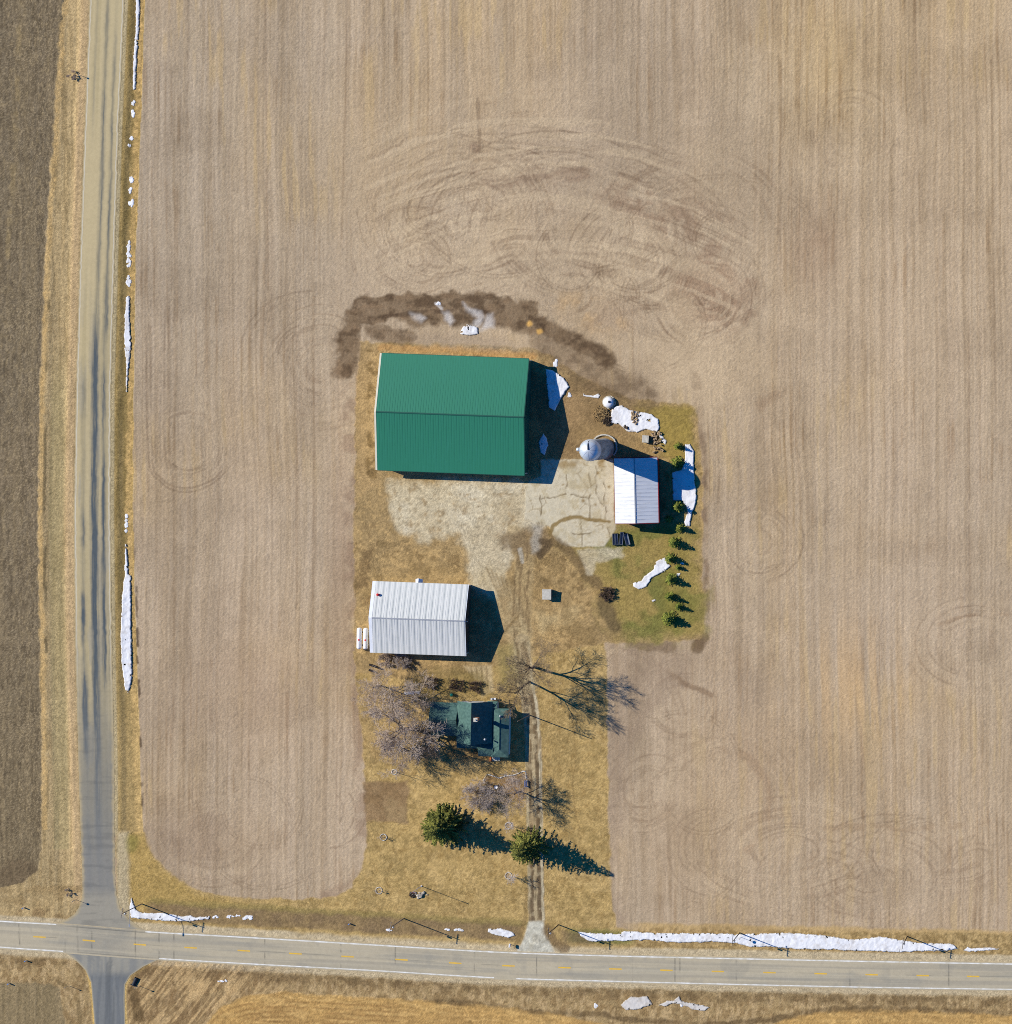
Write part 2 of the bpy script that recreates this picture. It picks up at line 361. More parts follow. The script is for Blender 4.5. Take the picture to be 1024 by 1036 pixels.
P.put(P.line([(735, 755), (760, 770), (778, 800), (770, 840), (756, 860)], 1.5, 6, 5) * brk, C(150, 125, 96), .55); P.put(P.line([(820, 840), (860, 836), (920, 838), (1000, 832)], 1.2, 4, 4) * brk, C(152, 128, 98), .5); P.put(P.line([(950, 632), (985, 622), (1030, 624)], 1, 2, 2) * brk, C(146, 122, 94), .5)
rt = random.Random(404)
def loops(n, x0, x1, y0, y1, rlo, rhi, a):
    for _ in range(n):
        cx, cy, r_ = rt.uniform(x0, x1), rt.uniform(y0, y1), rt.uniform(rlo, rhi); a0 = rt.uniform(0, 360); sp = rt.uniform(90, 230); rx = rt.uniform(.85, 1.35)
        for off in (0, 3.6): P.put(P.line(arc(cx, cy, r_ + off, a0, a0 + sp, rx), .22, .9, .8, False) * sstep(.36, .5, fbm(X, Y, 11, 405, 2)) * (.55 + .6 * n_px2), C(112, 91, 68), a)
loops(6, 420, 560, 180, 260, 20, 60, .36); loops(9, 570, 730, 220, 330, 14, 58, .42); loops(2, 640, 760, 200, 330, 60, 90, .3)
loops(5, 640, 740, 760, 880, 20, 60, .34); loops(4, 780, 1000, 820, 900, 14, 50, .28); loops(3, 170, 330, 800, 860, 20, 60, .32); loops(2, 650, 720, 670, 730, 16, 44, .36)
# strips of the field close to the yard: trash and darker soil
P.put(P.line([(357, 400), (358, 560), (362, 640), (366, 720), (370, 800), (371, 870), (358, 900), (330, 909)], 5, 10, 8) * brk, C(140, 116, 92), .6)
P.put(P.poly([(614, 650), (650, 652), (705, 655), (700, 690), (660, 720), (640, 760), (620, 900), (640, 940), (616, 942)], 8, 16) * (.4 + .6 * n_sm), C(150, 130, 106), .75)
P.put(P.line([(704, 380), (711, 470), (712, 560), (713, 640), (708, 652)], 2.5, 4, 5) * (.3 + .7 * brk), C(122, 100, 76), .75)
P.put(P.line([(640, 649), (672, 655), (680, 652)], 4, 5, 8), C(116, 96, 72), .7); P.put(P.line([(706, 655), (712, 645)], 4, 4, 5), C(108, 88, 64), .8)
P.put(P.line([(655, 664), (690, 690), (720, 702)], 1.5, 3, 5) * brk, C(126, 103, 78), .7)
sm_ = P.line([(690, 310), (700, 360), (715, 420)], 6, 16, 10); P.put(sm_, C(182, 160, 126), .5)

reg = np.zeros(X.shape, np.int8)          # 0 field
def area(m, i): reg[m > .5] = i

# field beyond the side road
lf_edge = ip([(-70, 68), (0, 62), (130, 54), (260, 45), (390, 40.5), (520, 38), (650, 40), (780, 42), (850, 42), (880, 38), (893, 24), (900, -10), (902, -70)], Y)
m = 1 - sstep(-1.2, 1.2, X + P.w1 * 5 - lf_edge); m = m * (Y < 905); area(m, 1)
P.put(m, C(126, 111, 86)); P.put(m * sstep(.4, .7, n_big), C(134, 117, 90), .8); P.put(m * sstep(500, 900, Y), C(130, 113, 82), .7)
st6 = fbm(xw, Y, 1.7, 18, 2, 9); P.put(m * sstep(.4, .65, st6), C(98, 84, 62), .6); P.put(m * sstep(.55, .75, st2), C(146, 127, 94), .35); P.put(m * sstep(.55, .8, fbm(xw, Y, 1.8, 19, 2, 5)), C(154, 134, 98), .5)
P.put(m * sstep(.5, .8, n_px2), C(96, 83, 62), .5); P.put(m * sstep(.72, .95, n_px), C(158, 140, 108), .35)
P.put(m * P.line([(21, -64), (17, 100), (8, 260)], 1, 3, 4) * brk, C(156, 134, 92), .45)
P.put(P.poly(arc(20, 886, 17, 0, 360, 1.2), 4, 6), C(112, 95, 70), .85)

# verges along the side road
sl = ip(SL, Y); sr = ip(SR, Y)
fr_edge = ip([(-70, 148), (0, 146), (130, 142), (260, 137), (390, 135), (520, 134), (650, 138), (780, 142), (843, 144.5)], Y)
lv = sstep(-1.2, 1.2, X + P.w1 * 5 - lf_edge) * (X < sl + 2) * (Y < 960); lv = np.where((Y > 902) & (X < 90), 1.0, lv) * (Y < 960)
area(lv, 2)
P.put(lv, C(176, 152, 108)); P.put(lv * sstep(.45, .62, fbm(X, Y, 3, 41, 2, 40)), C(146, 123, 82), .6); P.put(lv * sstep(.5, .66, fbm(X, Y, 3, 42, 2, 60)), C(196, 168, 118), .65)
P.put(lv * sstep(.5, .8, n_px2) * sstep(.4, .6, n_mid), C(118, 98, 66), .5)
P.put(lv * (1 - sstep(1.0, 4.5, np.abs(X - lf_edge - 3 + P.w1 * 6))) * (Y < 840) * (.25 + .9 * n_px2), C(204, 168, 108), .85)
P.put(lv * (1 - sstep(.8, 2.2, np.abs(X - lf_edge - 6.5 - P.w1 * 3))) * sstep(.4, .55, fbm(X, Y, 30, 43, 2)) * (Y < 760) * (Y > 300), C(110, 95, 66), .8)
P.put(lv * (1 - sstep(2, 6, np.abs(X - sl + 5))) * (Y < 915), C(196, 165, 120), .6)
P.put(lv * (1 - sstep(5, 10, np.abs(X - (sl + lf_edge) / 2))) * sstep(330, 420, Y) * (Y < 860), C(160, 145, 100), .5)
P.put(lv * (Y > 895) * sstep(.45, .7, n_sm), C(150, 124, 82), .6)
rv = sstep(-1, 1, X - sr + 2) * (1 - sstep(-1, 1, X + P.w1 * 2 - fr_edge)) * (Y < 846); area(rv, 2)
P.put(rv, C(160, 135, 84)); P.put(rv * sstep(.4, .6, fbm(X, Y, 3, 44, 2, 30)), C(128, 108, 62), .65); P.put(rv * sstep(.5, .8, n_px2), C(108, 90, 54), .45)
P.put(rv * (1 - sstep(1.6, 4.5, np.abs(X - fr_edge + 4.2 + P.w1 * 5))) * (.3 + .9 * n_px2), C(200, 165, 104), .9); P.put(rv * sstep(640, 760, Y), C(180, 152, 100), .6)
P.put((1 - sstep(.5, 2.2, np.abs(X - fr_edge - .8 - P.w1 * 4))) * sstep(.46, .62, fbm(X, Y, 10, 45, 3)) * (Y < 845) * sstep(480, 640, Y), C(84, 68, 50), .85)
P.put(rv * (1 - sstep(1, 3, np.abs(X - sr - 1.5))), C(184, 168, 130), .7)

# lawn: south and west of the house, down to the road
lawn = [(118, 842), (145, 843), (149, 856), (156, 867), (173, 886), (193, 898), (221, 906), (254, 909), (300, 910), (340, 908), (357, 898), (367, 878), (371, 850), (371, 800), (366, 740), (360, 680), (358, 660),
        (500, 660), (560, 630), (620, 645), (612, 652), (614, 700), (615, 800), (617, 880), (622, 938), (650, 944), (1100, 944), (1100, 980), (118, 950), (118, 880)]
m = P.poly(lawn, 1.5, 5); area(m, 3)
P.put(m, C(174, 146, 92)); P.put(m * sstep(.42, .62, n_mid), C(186, 156, 98), .8); P.put(m * sstep(.5, .68, fbm(X, Y, 22, 51, 4)), C(158, 133, 84), .7)
P.put(m * sstep(.5, .75, fbm(X, Y, 7, 52, 3)), C(146, 122, 74), .55); P.put(m * sstep(.55, .8, n_px2), C(140, 115, 70), .4)
P.put(m * sstep(.56, .7, fbm(X, Y, 34, 53, 3)), C(196, 166, 110), .45)
P.put(m * sstep(.52, .72, fbm(X, Y, 5, 694, 3)), C(142, 114, 66), .5); P.put(m * sstep(.56, .75, fbm(X, Y, 3.0, 695, 2)), C(204, 172, 112), .45)
P.put(P.poly([(118, 845), (146, 845), (160, 875), (200, 905), (250, 915), (130, 920)], 4, 6) * .8, C(172, 142, 78), .7)
P.put(P.poly([(118, 842), (130, 842), (132, 935), (118, 915)], 3, 3), C(178, 164, 132), .75)
P.put(P.poly(arc(134, 853, 9, 0, 360, .7), 4, 4), C(132, 122, 62), .7)
# ditch along the road, dead weeds
def dy(x0, x1, o0, o1, soft=2.0, wp=5):
    o = Y + P.w2 * wp - top_y(X)
    return sstep(o0 - soft, o0 + soft, o) * (1 - sstep(o1 - soft, o1 + soft, o)) * sstep(x0 - 6, x0 + 6, X) * (1 - sstep(x1 - 6, x1 + 6, X))
P.put(dy(150, 530, -30, -12, 2) * (.55 + .6 * n_sm), C(128, 106, 76), .9); P.put(dy(150, 540, -34, -28, 2), C(136, 120, 70), .6)
P.put(dy(540, 1100, -34, -8, 2) * sstep(620, 660, X), C(178, 150, 100), .9); P.put(dy(640, 1100, -30, -8, 2) * sstep(.4, .6, fbm(X, Y, 4, 54, 3)), C(138, 113, 70), .75)
P.put(dy(575, 640, -26, -12, 3), C(112, 112, 58), .8); P.put(dy(566, 600, -24, -8, 3) * n_sm, C(120, 100, 76), .9)
P.put(dy(-70, 56, -34, -4, 2), C(172, 146, 100), .4); P.put(dy(-70, 60, -14, -6, 2) * sstep(.4, .6, n_sm), C(130, 106, 72), .7)
P.put(dy(120, 1100, -9, 3, 1.5, 2), C(196, 178, 142), .85); P.put(dy(-70, 70, -6, 3, 1.2, 2), C(192, 174, 138), .85)
P.put(dy(300, 640, -12, -7, 2, 4) * .8, C(180, 152, 98), .7)

# yard round the barns
yard = [(364, 346), (460, 348), (535, 352), (560, 362), (600, 388), (640, 404), (700, 410), (706, 424), (710, 470), (711, 560), (712, 636), (708, 648), (660, 650), (614, 651), (560, 660), (500, 675), (430, 690), (360, 680), (358, 560), (360, 440)]
m = P.poly(yard, 1.5, 5); area(m, 4)
P.put(m, C(166, 139, 94)); P.put(m * sstep(.42, .62, n_mid), C(178, 148, 98), .8); P.put(m * sstep(.5, .7, n_sm), C(146, 122, 82), .6); P.put(m * sstep(.5, .8, n_px2), C(136, 112, 72), .45)
P.put(m * sstep(.52, .72, fbm(X, Y, 6, 691, 3)) * sstep(.4, .6, n_mid), C(118, 94, 58), .6); P.put(m * sstep(.56, .75, fbm(X, Y, 3.2, 692, 2)), C(198, 164, 108), .5); P.put(m * sstep(.55, .72, fbm(X, Y, 12, 693, 3)) * (Y > 530), C(136, 112, 72), .6)
g_ = P.poly([(560, 545), (620, 535), (672, 530), (705, 545), (708, 640), (660, 648), (620, 640), (600, 580)], 14, 20, 20)
P.put(g_, C(150, 130, 70), .8); P.put(g_ * sstep(.42, .6, fbm(X, Y, 28, 61, 3)), C(112, 112, 56), .8)
P.put(P.poly([(640, 410), (700, 412), (706, 470), (672, 462), (660, 430)], 5, 10), C(150, 128, 62), .85)
P.put(P.poly([(670, 470), (706, 470), (710, 640), (672, 640)], 6, 8) * (.4 + .6 * n_sm), C(142, 126, 62), .5)
P.put(P.poly([(536, 380), (600, 385), (640, 412), (640, 465), (560, 466), (545, 430)], 8, 12), C(134, 109, 74), .8)
P.put(P.poly([(560, 398), (590, 400), (588, 430), (566, 440)], 8, 8), C(160, 131, 90), .7); P.put(P.poly([(585, 430), (640, 440), (665, 462), (590, 466)], 6, 8), C(158, 130, 86), .6)
P.put(P.poly([(362, 348), (384, 348), (384, 490), (362, 500)], 4, 5) * (.5 + .5 * n_sm), C(172, 142, 96), .8)
P.put(P.line([(376, 358), (377, 480)], 3, 5, 8) * sstep(.42, .6, fbm(X, Y, 8, 62, 3)), C(120, 96, 58), .8)
P.put(P.line([(375, 540), (365, 590), (380, 620)], 4, 8, 8) * sstep(.4, .6, n_sm), C(116, 92, 60), .6)
P.put(P.line([(386, 352), (460, 354), (540, 360)], 2.5, 2, 4) * (.4 + .6 * n_sm), C(186, 140, 84), .8)
# wet soil bank north of the big barn
wet = P.line([(350, 372), (351, 344), (362, 322), (384, 315)], 7, 8, 14)
wet = np.maximum(wet, P.line([(372, 312), (420, 309), (480, 308), (535, 318)], 10, 5, 12)); wet = np.maximum(wet, P.line([(420, 320), (500, 320), (556, 334), (600, 356), (614, 364)], 6, 8, 9))
wet = np.maximum(wet, P.line([(380, 334), (400, 340), (412, 340)], 5, 6, 10) * .8); wet = np.maximum(wet, P.line([(555, 345), (590, 372), (625, 388), (650, 402)], 9, 14, 10) * .55)
P.put(wet * (.7 + .3 * n_sm), C(108, 87, 62), .92); P.put(wet * sstep(.42, .7, fbm(X, Y, 11, 63, 4, 7)), C(80, 63, 45), .75); P.put(wet * sstep(.5, .8, fbm(X, Y, 9, 64, 4, 5)), C(134, 110, 82), .5); P.put(wet * P.line([(375, 322), (430, 316), (500, 317), (550, 330)], 1.2, 2, 4) * brk, C(70, 54, 40), .7)
P.put(P.poly([(412, 340), (460, 338), (510, 342), (540, 355), (500, 355), (430, 350)], 5, 6) * (.5 + .5 * n_sm), C(158, 140, 116), .8)
slush = np.maximum.reduce([P.poly([(415, 317), (424, 318), (430, 323), (426, 326), (418, 322)], 3, 4), P.poly([(448, 314), (455, 316), (460, 324), (456, 329), (450, 325)], 3, 4), P.line([(441, 307), (447, 312)], .8, 1.5, 2), P.poly([(468, 306), (476, 312), (486, 315), (490, 322), (484, 332), (476, 330), (482, 322), (474, 316)], 2.5, 5), P.poly([(492, 320), (498, 318), (499, 332), (487, 334)], 3, 4)])
P.put(slush * (.45 + .8 * n_sm), C(196, 190, 180), .8)
for q in ((536, 328, 2.6), (546, 336, 2.4)): P.put(P.poly(arc(q[0], q[1], q[2], 0, 360, 1.2), 1.6, 4), C(214, 168, 92), .9)
P.put(P.poly([(548, 300), (600, 300), (640, 330), (600, 335)], 10, 14) * brk, C(190, 158, 112), .5)
# light gravel yard
gv = P.poly([(393, 488), (548, 488), (548, 530), (520, 545), (513, 575), (500, 602), (478, 594), (474, 560), (466, 540), (430, 548), (398, 532)], 6, 14)
P.put(gv, C(202, 186, 150), .92); P.put(gv * sstep(.4, .75, fbm(X, Y, 18, 65, 5)), C(178, 158, 120), .5); P.put(gv * sstep(.4, .8, fbm(X, Y, 26, 66, 5)), C(208, 196, 166), .8); P.put(gv * sstep(.55, .85, fbm(X, Y, 5, 68, 3)), C(150, 125, 86), .7)
P.put(P.poly([(466, 535), (500, 530), (512, 560), (505, 600), (480, 600)], 8, 8), C(190, 173, 138), .7)
# lane running from the yard to the road
lane_c = [(520, 540), (530, 565), (529, 610), (528, 650), (532, 690), (537, 720), (540, 760), (541, 820), (542, 880), (543, 930)]
ln = P.line(lane_c, 7, 4, 4); P.put(ln * (Y < 690), C(172, 148, 104), .7); P.put(P.line(lane_c[3:], 7.5, 1.6, 2), C(158, 138, 104), .92)
area((P.line(lane_c[4:], 7, 1, 1) > .5) * (Y > 676) * 1.0, 5)
for off, wd, cc, aa in ((-4.2, 1.5, (96, 79, 58), .8), (3.4, 1.5, (92, 76, 56), .8), (-.3, .9, (182, 164, 126), .7), (6.5, .7, (200, 188, 156), .75), (-7, .7, (192, 176, 136), .6)):
    P.put(P.line([(a + off, b) for a, b in lane_c[3:]], wd, 1.1, 2.5) * sstep(.25, .45, fbm(X, Y, 6, 50 + int(off * 2), 3, 30)), C(*cc), aa)
lm_ = P.line(lane_c[3:], 7, 1.2, 2); P.put(lm_ * sstep(.5, .66, fbm(X, Y, 2.4, 696, 2, 30)), C(112, 92, 64), .6); P.put(lm_ * sstep(.55, .7, fbm(X, Y, 5, 697, 3)), C(190, 172, 134), .5)
P.put(P.line([(498, 585), (512, 610), (524, 640), (531, 690)], 7, 10, 6) * (.4 + .6 * n_sm), C(186, 166, 124), .75)
for off in (-11, -8, -5, -2, 1, 4, 7): P.put(P.line([(533 + off * .7, 550), (530 + off * .9, 600), (529 + off * .8, 645), (532 + off * .6, 690)], .55, 1.2, 3) * sstep(.42, .62, fbm(X, Y, 14, 120 + off, 2)), C(112, 90, 62), .6)
for k in range(6): P.put(P.line([(492 + 5 * k, 574 + 3 * k), (506 + 3 * k, 606 + 2 * k), (514 + 2.5 * k, 634)], .4, 1.1, 1.5) * brk, C(134, 110, 74), .55)
for k in range(5): P.put(P.line([(505 + 6 * k, 645 - 6 * k), (520 + 3 * k, 628 - 4 * k)], .4, 1.1, 1.5) * brk, C(130, 108, 72), .5)
ap = P.poly([(535, 932), (549, 932), (552, 945), (561, 964), (522, 964), (530, 950)], 1.5, 2); area(ap, 5); P.put(ap, C(196, 190, 168)); P.put(ap * sstep(.5, .7, n_sm), C(178, 170, 146), .7)
P.put(P.line([(553, 940), (560, 953), (572, 960)], 2.5, 4, 4), C(122, 100, 70), .8); P.put(P.line([(533, 900), (531, 930), (521, 958)], 1, 2, 2), C(130, 106, 66), .6)
# concrete pad west of the little barn
cp = P.poly([(531, 490), (548, 482), (548, 465), (621, 465), (622, 536), (612, 553), (573, 553), (562, 545), (556, 532), (545, 528), (531, 524)], 1.2, 3)
area(cp, 6); P.put(cp, C(204, 192, 162)); P.put(cp * sstep(.35, .7, n_mid), C(200, 187, 156), .8); P.put(cp * sstep(.52, .72, n_sm), C(180, 163, 124), .6); P.put(cp * sstep(.6, .8, n_px2), C(160, 142, 104), .4)
def cells(s_, seed):
    xx2 = (X + 3 * P.w1) / s_; yy2 = (Y + 3 * P.w2) / s_; ix = np.floor(xx2); iy = np.floor(yy2); f1 = np.full(X.shape, 9., np.float32); f2 = f1.copy()
    for a in (-1, 0, 1):
        for b in (-1, 0, 1):
            px_ = ix + a + .15 + .7 * hash2(ix + a, iy + b, seed); py_ = iy + b + .15 + .7 * hash2(ix + a, iy + b, seed + 1); d_ = np.hypot(xx2 - px_, yy2 - py_)
            f2 = np.minimum(f2, np.maximum(f1, d_)); f1 = np.minimum(f1, d_)
    return (f2 - f1) * s_
P.put(cp * (1 - sstep(.15, 1.1, cells(19, 901))) * sstep(.45, .6, fbm(X, Y, 16, 903, 3)), C(140, 118, 80), .6)
P.put(cp * (1 - sstep(.1, .9, cells(8, 911))) * sstep(.5, .62, fbm(X, Y, 22, 913, 3)) * sstep(575, 600, X), C(138, 116, 78), .6)
crk = [([(596, 465), (597, 500), (597, 526)], .6), ([(611, 480), (612, 505), (614, 530)], .5), ([(546, 466), (547, 528)], .3), ([(575, 466), (572, 500)], .25), ([(602, 470), (604, 500), (611, 512)], .4), ([(548, 505), (572, 500), (597, 503)], .25), ([(588, 528), (589, 552)], .3), ([(572, 540), (600, 539)], .3), ([(614, 530), (618, 545)], .6)]
for p_, w_ in crk: P.put(P.line(p_, w_ * .5, .8, 5) * sstep(.3, .6, fbm(X, Y, 7, 67, 2)), C(112, 92, 60), .8)
P.put(P.line([(556, 540), (562, 530), (580, 523.5), (597, 525.5), (616, 527.5)], 1.2, 1.3, 4), C(136, 112, 66), .9)
for q in ((590, 506, 1.8), (604, 478, 1.6), (609, 466, 2), (570, 490, .9), (616, 492, 1.8), (603, 511, 1.2), (592, 470, 1.2)): P.put(P.poly(arc(q[0], q[1], q[2], 0, 360), 1.2, 4), C(140, 113, 66), .8)
P.put(P.poly([(562, 465), (580, 466), (612, 466), (612, 472), (585, 474), (560, 472)], 3, 5) * sstep(.4, .6, n_sm), C(150, 124, 80), .7)
# mud by the pad and the wet run to the thicket
P.put(P.poly([(506, 540), (522, 538), (545, 530), (556, 540), (554, 556), (540, 566), (528, 560), (508, 556)], 4, 8) * (.5 + .6 * n_sm), C(124, 103, 74), .85)
P.put(P.poly([(538, 530), (548, 532), (546, 558), (538, 562)], 3, 5), C(168, 160, 142), .7); P.put(P.line([(526, 556), (528, 568)], 1.2, 1.5, 3), C(180, 172, 152), .7)
P.put(P.line([(548, 548), (556, 550), (546, 562)], 2, 3, 4), C(84, 68, 48), .8)
P.put(P.line([(560, 546), (574, 557), (588, 572), (592, 580), (606, 592)], 3, 4, 6), C(112, 92, 62), .8); P.put(P.line([(612, 604), (614, 620), (622, 634)], 4, 5, 6), C(104, 88, 60), .8)
P.put(P.poly([(584, 556), (630, 553), (632, 562), (604, 570), (600, 582), (594, 580)], 2, 5) * (.4 + .7 * n_sm), C(196, 182, 150), .85)
P.put(P.poly([(535, 615), (560, 620), (590, 610), (585, 628), (545, 640)], 5, 10) * n_sm, C(190, 166, 118), .9)
P.put(P.poly([(500, 655), (520, 650), (526, 690), (508, 700)], 6, 8), C(136, 124, 74), .6)
P.put(P.poly([(470, 674), (498, 674), (500, 700), (488, 706), (482, 690)], 2, 4), C(192, 170, 128), .8)
for k in range(4): P.put(P.line([(477 + 5 * k, 674), (479 + 5 * k, 698)], .4, .8, 1), C(132, 110, 76), .6)
# shade-loving litter under the house trees, leaf mould
P.put(P.poly([(440, 676), (490, 680), (500, 706), (470, 708), (436, 704), (410, 700), (412, 690)], 5, 10) * (.3 + .8 * n_sm), C(118, 102, 58), .8)
P.put(P.poly([(452, 742), (486, 756), (500, 768), (470, 772), (446, 760)], 3, 6) * (.3 + .8 * n_sm), C(122, 92, 56), .8)
P.put(P.poly([(366, 700), (430, 715), (436, 760), (380, 770), (362, 740)], 10, 12) * (.3 + .6 * n_sm), C(154, 128, 92), .6)
P.put(P.poly([(489, 788), (497, 782), (512, 786), (534, 780), (536, 798), (528, 812), (512, 806), (498, 800)], 2, 4) * (.4 + .7 * n_sm), C(136, 106, 72), .9)
gp = P.poly([(367, 792), (412.5, 791), (412.5, 832), (370, 830)], 2, 5); area(gp, 7)
P.put(gp, C(138, 111, 77), .92); P.put(gp * sstep(.42, .6, n_sm), C(156, 128, 90), .8); P.put(gp * sstep(.5, .65, fbm(X, Y, 20, 698, 3)), C(166, 140, 98), .6); P.put(gp * sstep(.5, .8, n_px2), C(112, 88, 58), .5)
P.put(P.line([(578, 712), (582, 760), (580, 800), (588, 850)], .4, 1, 2), C(140, 114, 70), .5)

# south of the road
so = Y - bot_y(X)
m = sstep(1, 3, so); area((so > 2) * 1.0, 2)
P.put(m, C(168, 142, 98)); P.put(m * sstep(.42, .6, fbm(X, Y, 5, 71, 3)), C(138, 112, 74), .7); P.put(m * sstep(.5, .66, fbm(X, Y, 3, 72, 2, 8)), C(192, 164, 118), .65); P.put(m * sstep(.5, .8, n_px2), C(116, 94, 60), .45)
P.put(sstep(0, 1, so) * (1 - sstep(5, 9, so + P.w2 * 3)), C(190, 172, 136), .85)
P.put(sstep(8, 11, so + P.w2 * 8) * (1 - sstep(15, 20, so + P.w2 * 8)) * sstep(.35, .6, n_sm), C(118, 96, 64), .7)
wv = fbm(X + .8 * Y, Y - .8 * X, 3, 73, 2, 30)
P.put(m * sstep(120, 140, X) * sstep(330, 200, X) * sstep(.45, .62, wv), C(202, 168, 116), .6); P.put(m * sstep(120, 140, X) * sstep(330, 200, X) * sstep(.55, .4, wv), C(128, 100, 66), .5)
hay1 = P.poly([(200, 1100), (208, 1036), (222, 1020), (245, 1009), (285, 1004), (340, 1008), (400, 1011), (470, 1016), (520, 1020), (560, 1026), (600, 1034), (640, 1044), (700, 1100)], 1.5, 4)
hay2 = P.poly([(740, 1100), (770, 1040), (800, 1029), (838, 1023), (900, 1022), (980, 1026), (1100, 1032), (1100, 1100)], 1.5, 4)
hay = np.maximum(hay1, hay2); area(hay, 8)
P.put(hay, C(186, 148, 88)); P.put(hay * sstep(.45, .62, n_mid), C(172, 136, 82), .7)
P.put(hay * sstep(.5, .66, fbm(X + 0 * Y, Y - .1 * X, 14, 74, 2, 2)), C(206, 168, 104), .6)
for k in range(5): P.put(hay1 * P.line([(206 + 10 * k, 1060), (215 + 10 * k, 1034), (240 + 8 * k, 1018 + 4 * k), (300, 1014 + 5 * k), (420, 1020 + 5 * k)], .5, 1, 1.5) * brk, C(148, 112, 66), .6)
P.put(P.line([(430, 1012), (500, 1018), (545, 1024), (600, 1026), (640, 1032), (720, 1036), (790, 1030), (836, 1022), (900, 1021), (1024, 1026)], 1.5, 2.5, 5) * (.4 + .6 * brk), C(104, 84, 56), .75)
lf2 = P.poly([(-90, 994), (0, 994), (50, 995), (60, 1000), (66, 1040), (70, 1110), (-90, 1110)], 1.5, 4); area(lf2, 1)
P.put(lf2, C(138, 120, 86)); P.put(lf2 * sstep(.5, .8, n_px2), C(108, 92, 64), .6); P.put(lf2 * sstep(.45, .62, st1), C(154, 134, 98), .5)
P.put(P.line([(88, 980), (93, 1000), (97, 1050)], 1.2, 2, 1), C(206, 170, 98), .9); P.put(P.line([(150, 975), (133, 988), (126, 1000), (127, 1040)], 1.4, 1.6, 1), C(204, 172, 108), .9)
P.put(P.line([(134, 1002), (138, 1015), (140, 1030)], 3, 3, 4), C(96, 76, 48), .75); P.put(P.line([(146, 978), (136, 990)], 3, 3, 3), C(110, 88, 58), .7)  # first stroke paints the ditch's shadow below the culvert into the soil
P.put(P.line([(60, 994), (78, 1010), (80, 1040)], 1.2, 2, 5) * brk, C(120, 100, 66), .7)
# fine grain over everything
n_p3 = fbm(X, Y, 4.2, 7, 2)
gr = (.76 + .48 * n_px2) * (.85 + .30 * n_px) * (1 - .16 * sstep(.55, .8, n_p3) + .10 * sstep(.45, .2, n_p3))
gr = np.where(reg == 6, 1 + (gr - 1) * .5, gr)
n_p1 = hash2(X + 7, Y + 3, 55); gl = (.80 + .40 * n_px2) * (.76 + .48 * n_px) * (1 - .22 * sstep(.8, 1, n_p1) * sstep(.4, .6, n_sm)) * (1 + .18 * sstep(.14, 0, n_p1)) * (1 - .12 * sstep(.55, .8, n_p3))
gr = np.where((reg == 2) | (reg == 3) | (reg == 4) | (reg == 8) | (reg == 1), gl, gr)
gf = (.91 + .18 * n_px2) * (.87 + .26 * n_px) * (1 - .05 * sstep(.55, .8, n_p3)) * 1.06
fade = sstep(100, 420, X) * .05
gf = gf * (1 - .16 * sstep(.84, 1, n_px) * sstep(.35, .65, n_mid)) * (1 + .08 * sstep(.12, 0, n_px))
gr = np.where(reg == 0, gf + fade, gr)
damp = sstep(.5, .72, fbm(X, Y, 70, 171, 5)) * .8 + .4 * sstep(.55, .75, fbm(X, Y, 24, 172, 4))
hue = np.array((1.03, 1.015, 1.005), np.float32) * (1 - (.13 * np.clip(damp, 0, 1))[..., None] * np.array((1, 1.08, 1.15), np.float32))
P.c = np.where((reg == 0)[..., None], P.c * hue, P.c)
P.c = np.clip(P.c * gr[..., None], .004, .9)

# relief
Z = .05 * (n_sm - .5) + .05 * (n_px - .5)
isf = (reg == 0) | (reg == 1)
Z = Z + (reg == 1) * (.05 * (st1 - .5) + .09 * (n_px2 - .5)) + (reg == 0) * (.04 * (st1 - .5) * stripe + .02 * (n_px2 - .5) + .035 * (n_px - .5) - .03 * (n_sm - .5))
onroad = ((Y > top_y(X) - 5) & (Y < bot_y(X) + 5)) | ((X > sl - 5) & (X < sr + 5) & (Y < 945)) | ((X > ip(LL, Y) - 5) & (X < ip(LR, Y) + 5) & (Y > 955))
dro = np.minimum(np.minimum(np.abs(Y - top_y(X)), np.abs(Y - bot_y(X))), np.minimum(np.abs(X - sl), np.abs(X - sr)) + (Y > 940) * 1e3)
Z = Z - .28 * sstep(6, 13, dro) * sstep(34, 20, dro) * (reg == 2) * np.clip((np.abs(Y - 950) + np.abs(X - 110) - 70) / 60, 0, 1)
Z = np.where(onroad, np.minimum(Z, -.015) - .012, Z)
Z = np.where(reg == 6, .03 + .01 * (n_sm - .5), Z)
inyard = (X > 360) & (X < 715) & (Y > 345) & (Y < 935)
Z = np.where(inyard & (reg != 6), Z * .6, Z)
def blur(a, k):
    for ax in (0, 1):
        p = np.pad(a, [(k, k) if i == ax else (0, 0) for i in (0, 1)], mode='edge'); c_ = np.cumsum(p, ax, dtype=np.float64)
        n_ = a.shape[ax]; hi_ = np.take(c_, np.arange(2 * k, 2 * k + n_), ax); lo_ = np.take(c_, np.arange(0, n_) - 1, ax) if False else np.concatenate([np.zeros_like(np.take(c_, [0], ax)), np.take(c_, np.arange(0, n_ - 1), ax)], ax)
        a = (hi_ - lo_) / (2 * k + 1)
    return a
ZS = blur(Z.astype(np.float64), 3)
def ground_z(px, py):
    return float(Z[int(round(py + M0)), int(round(px + M0))])

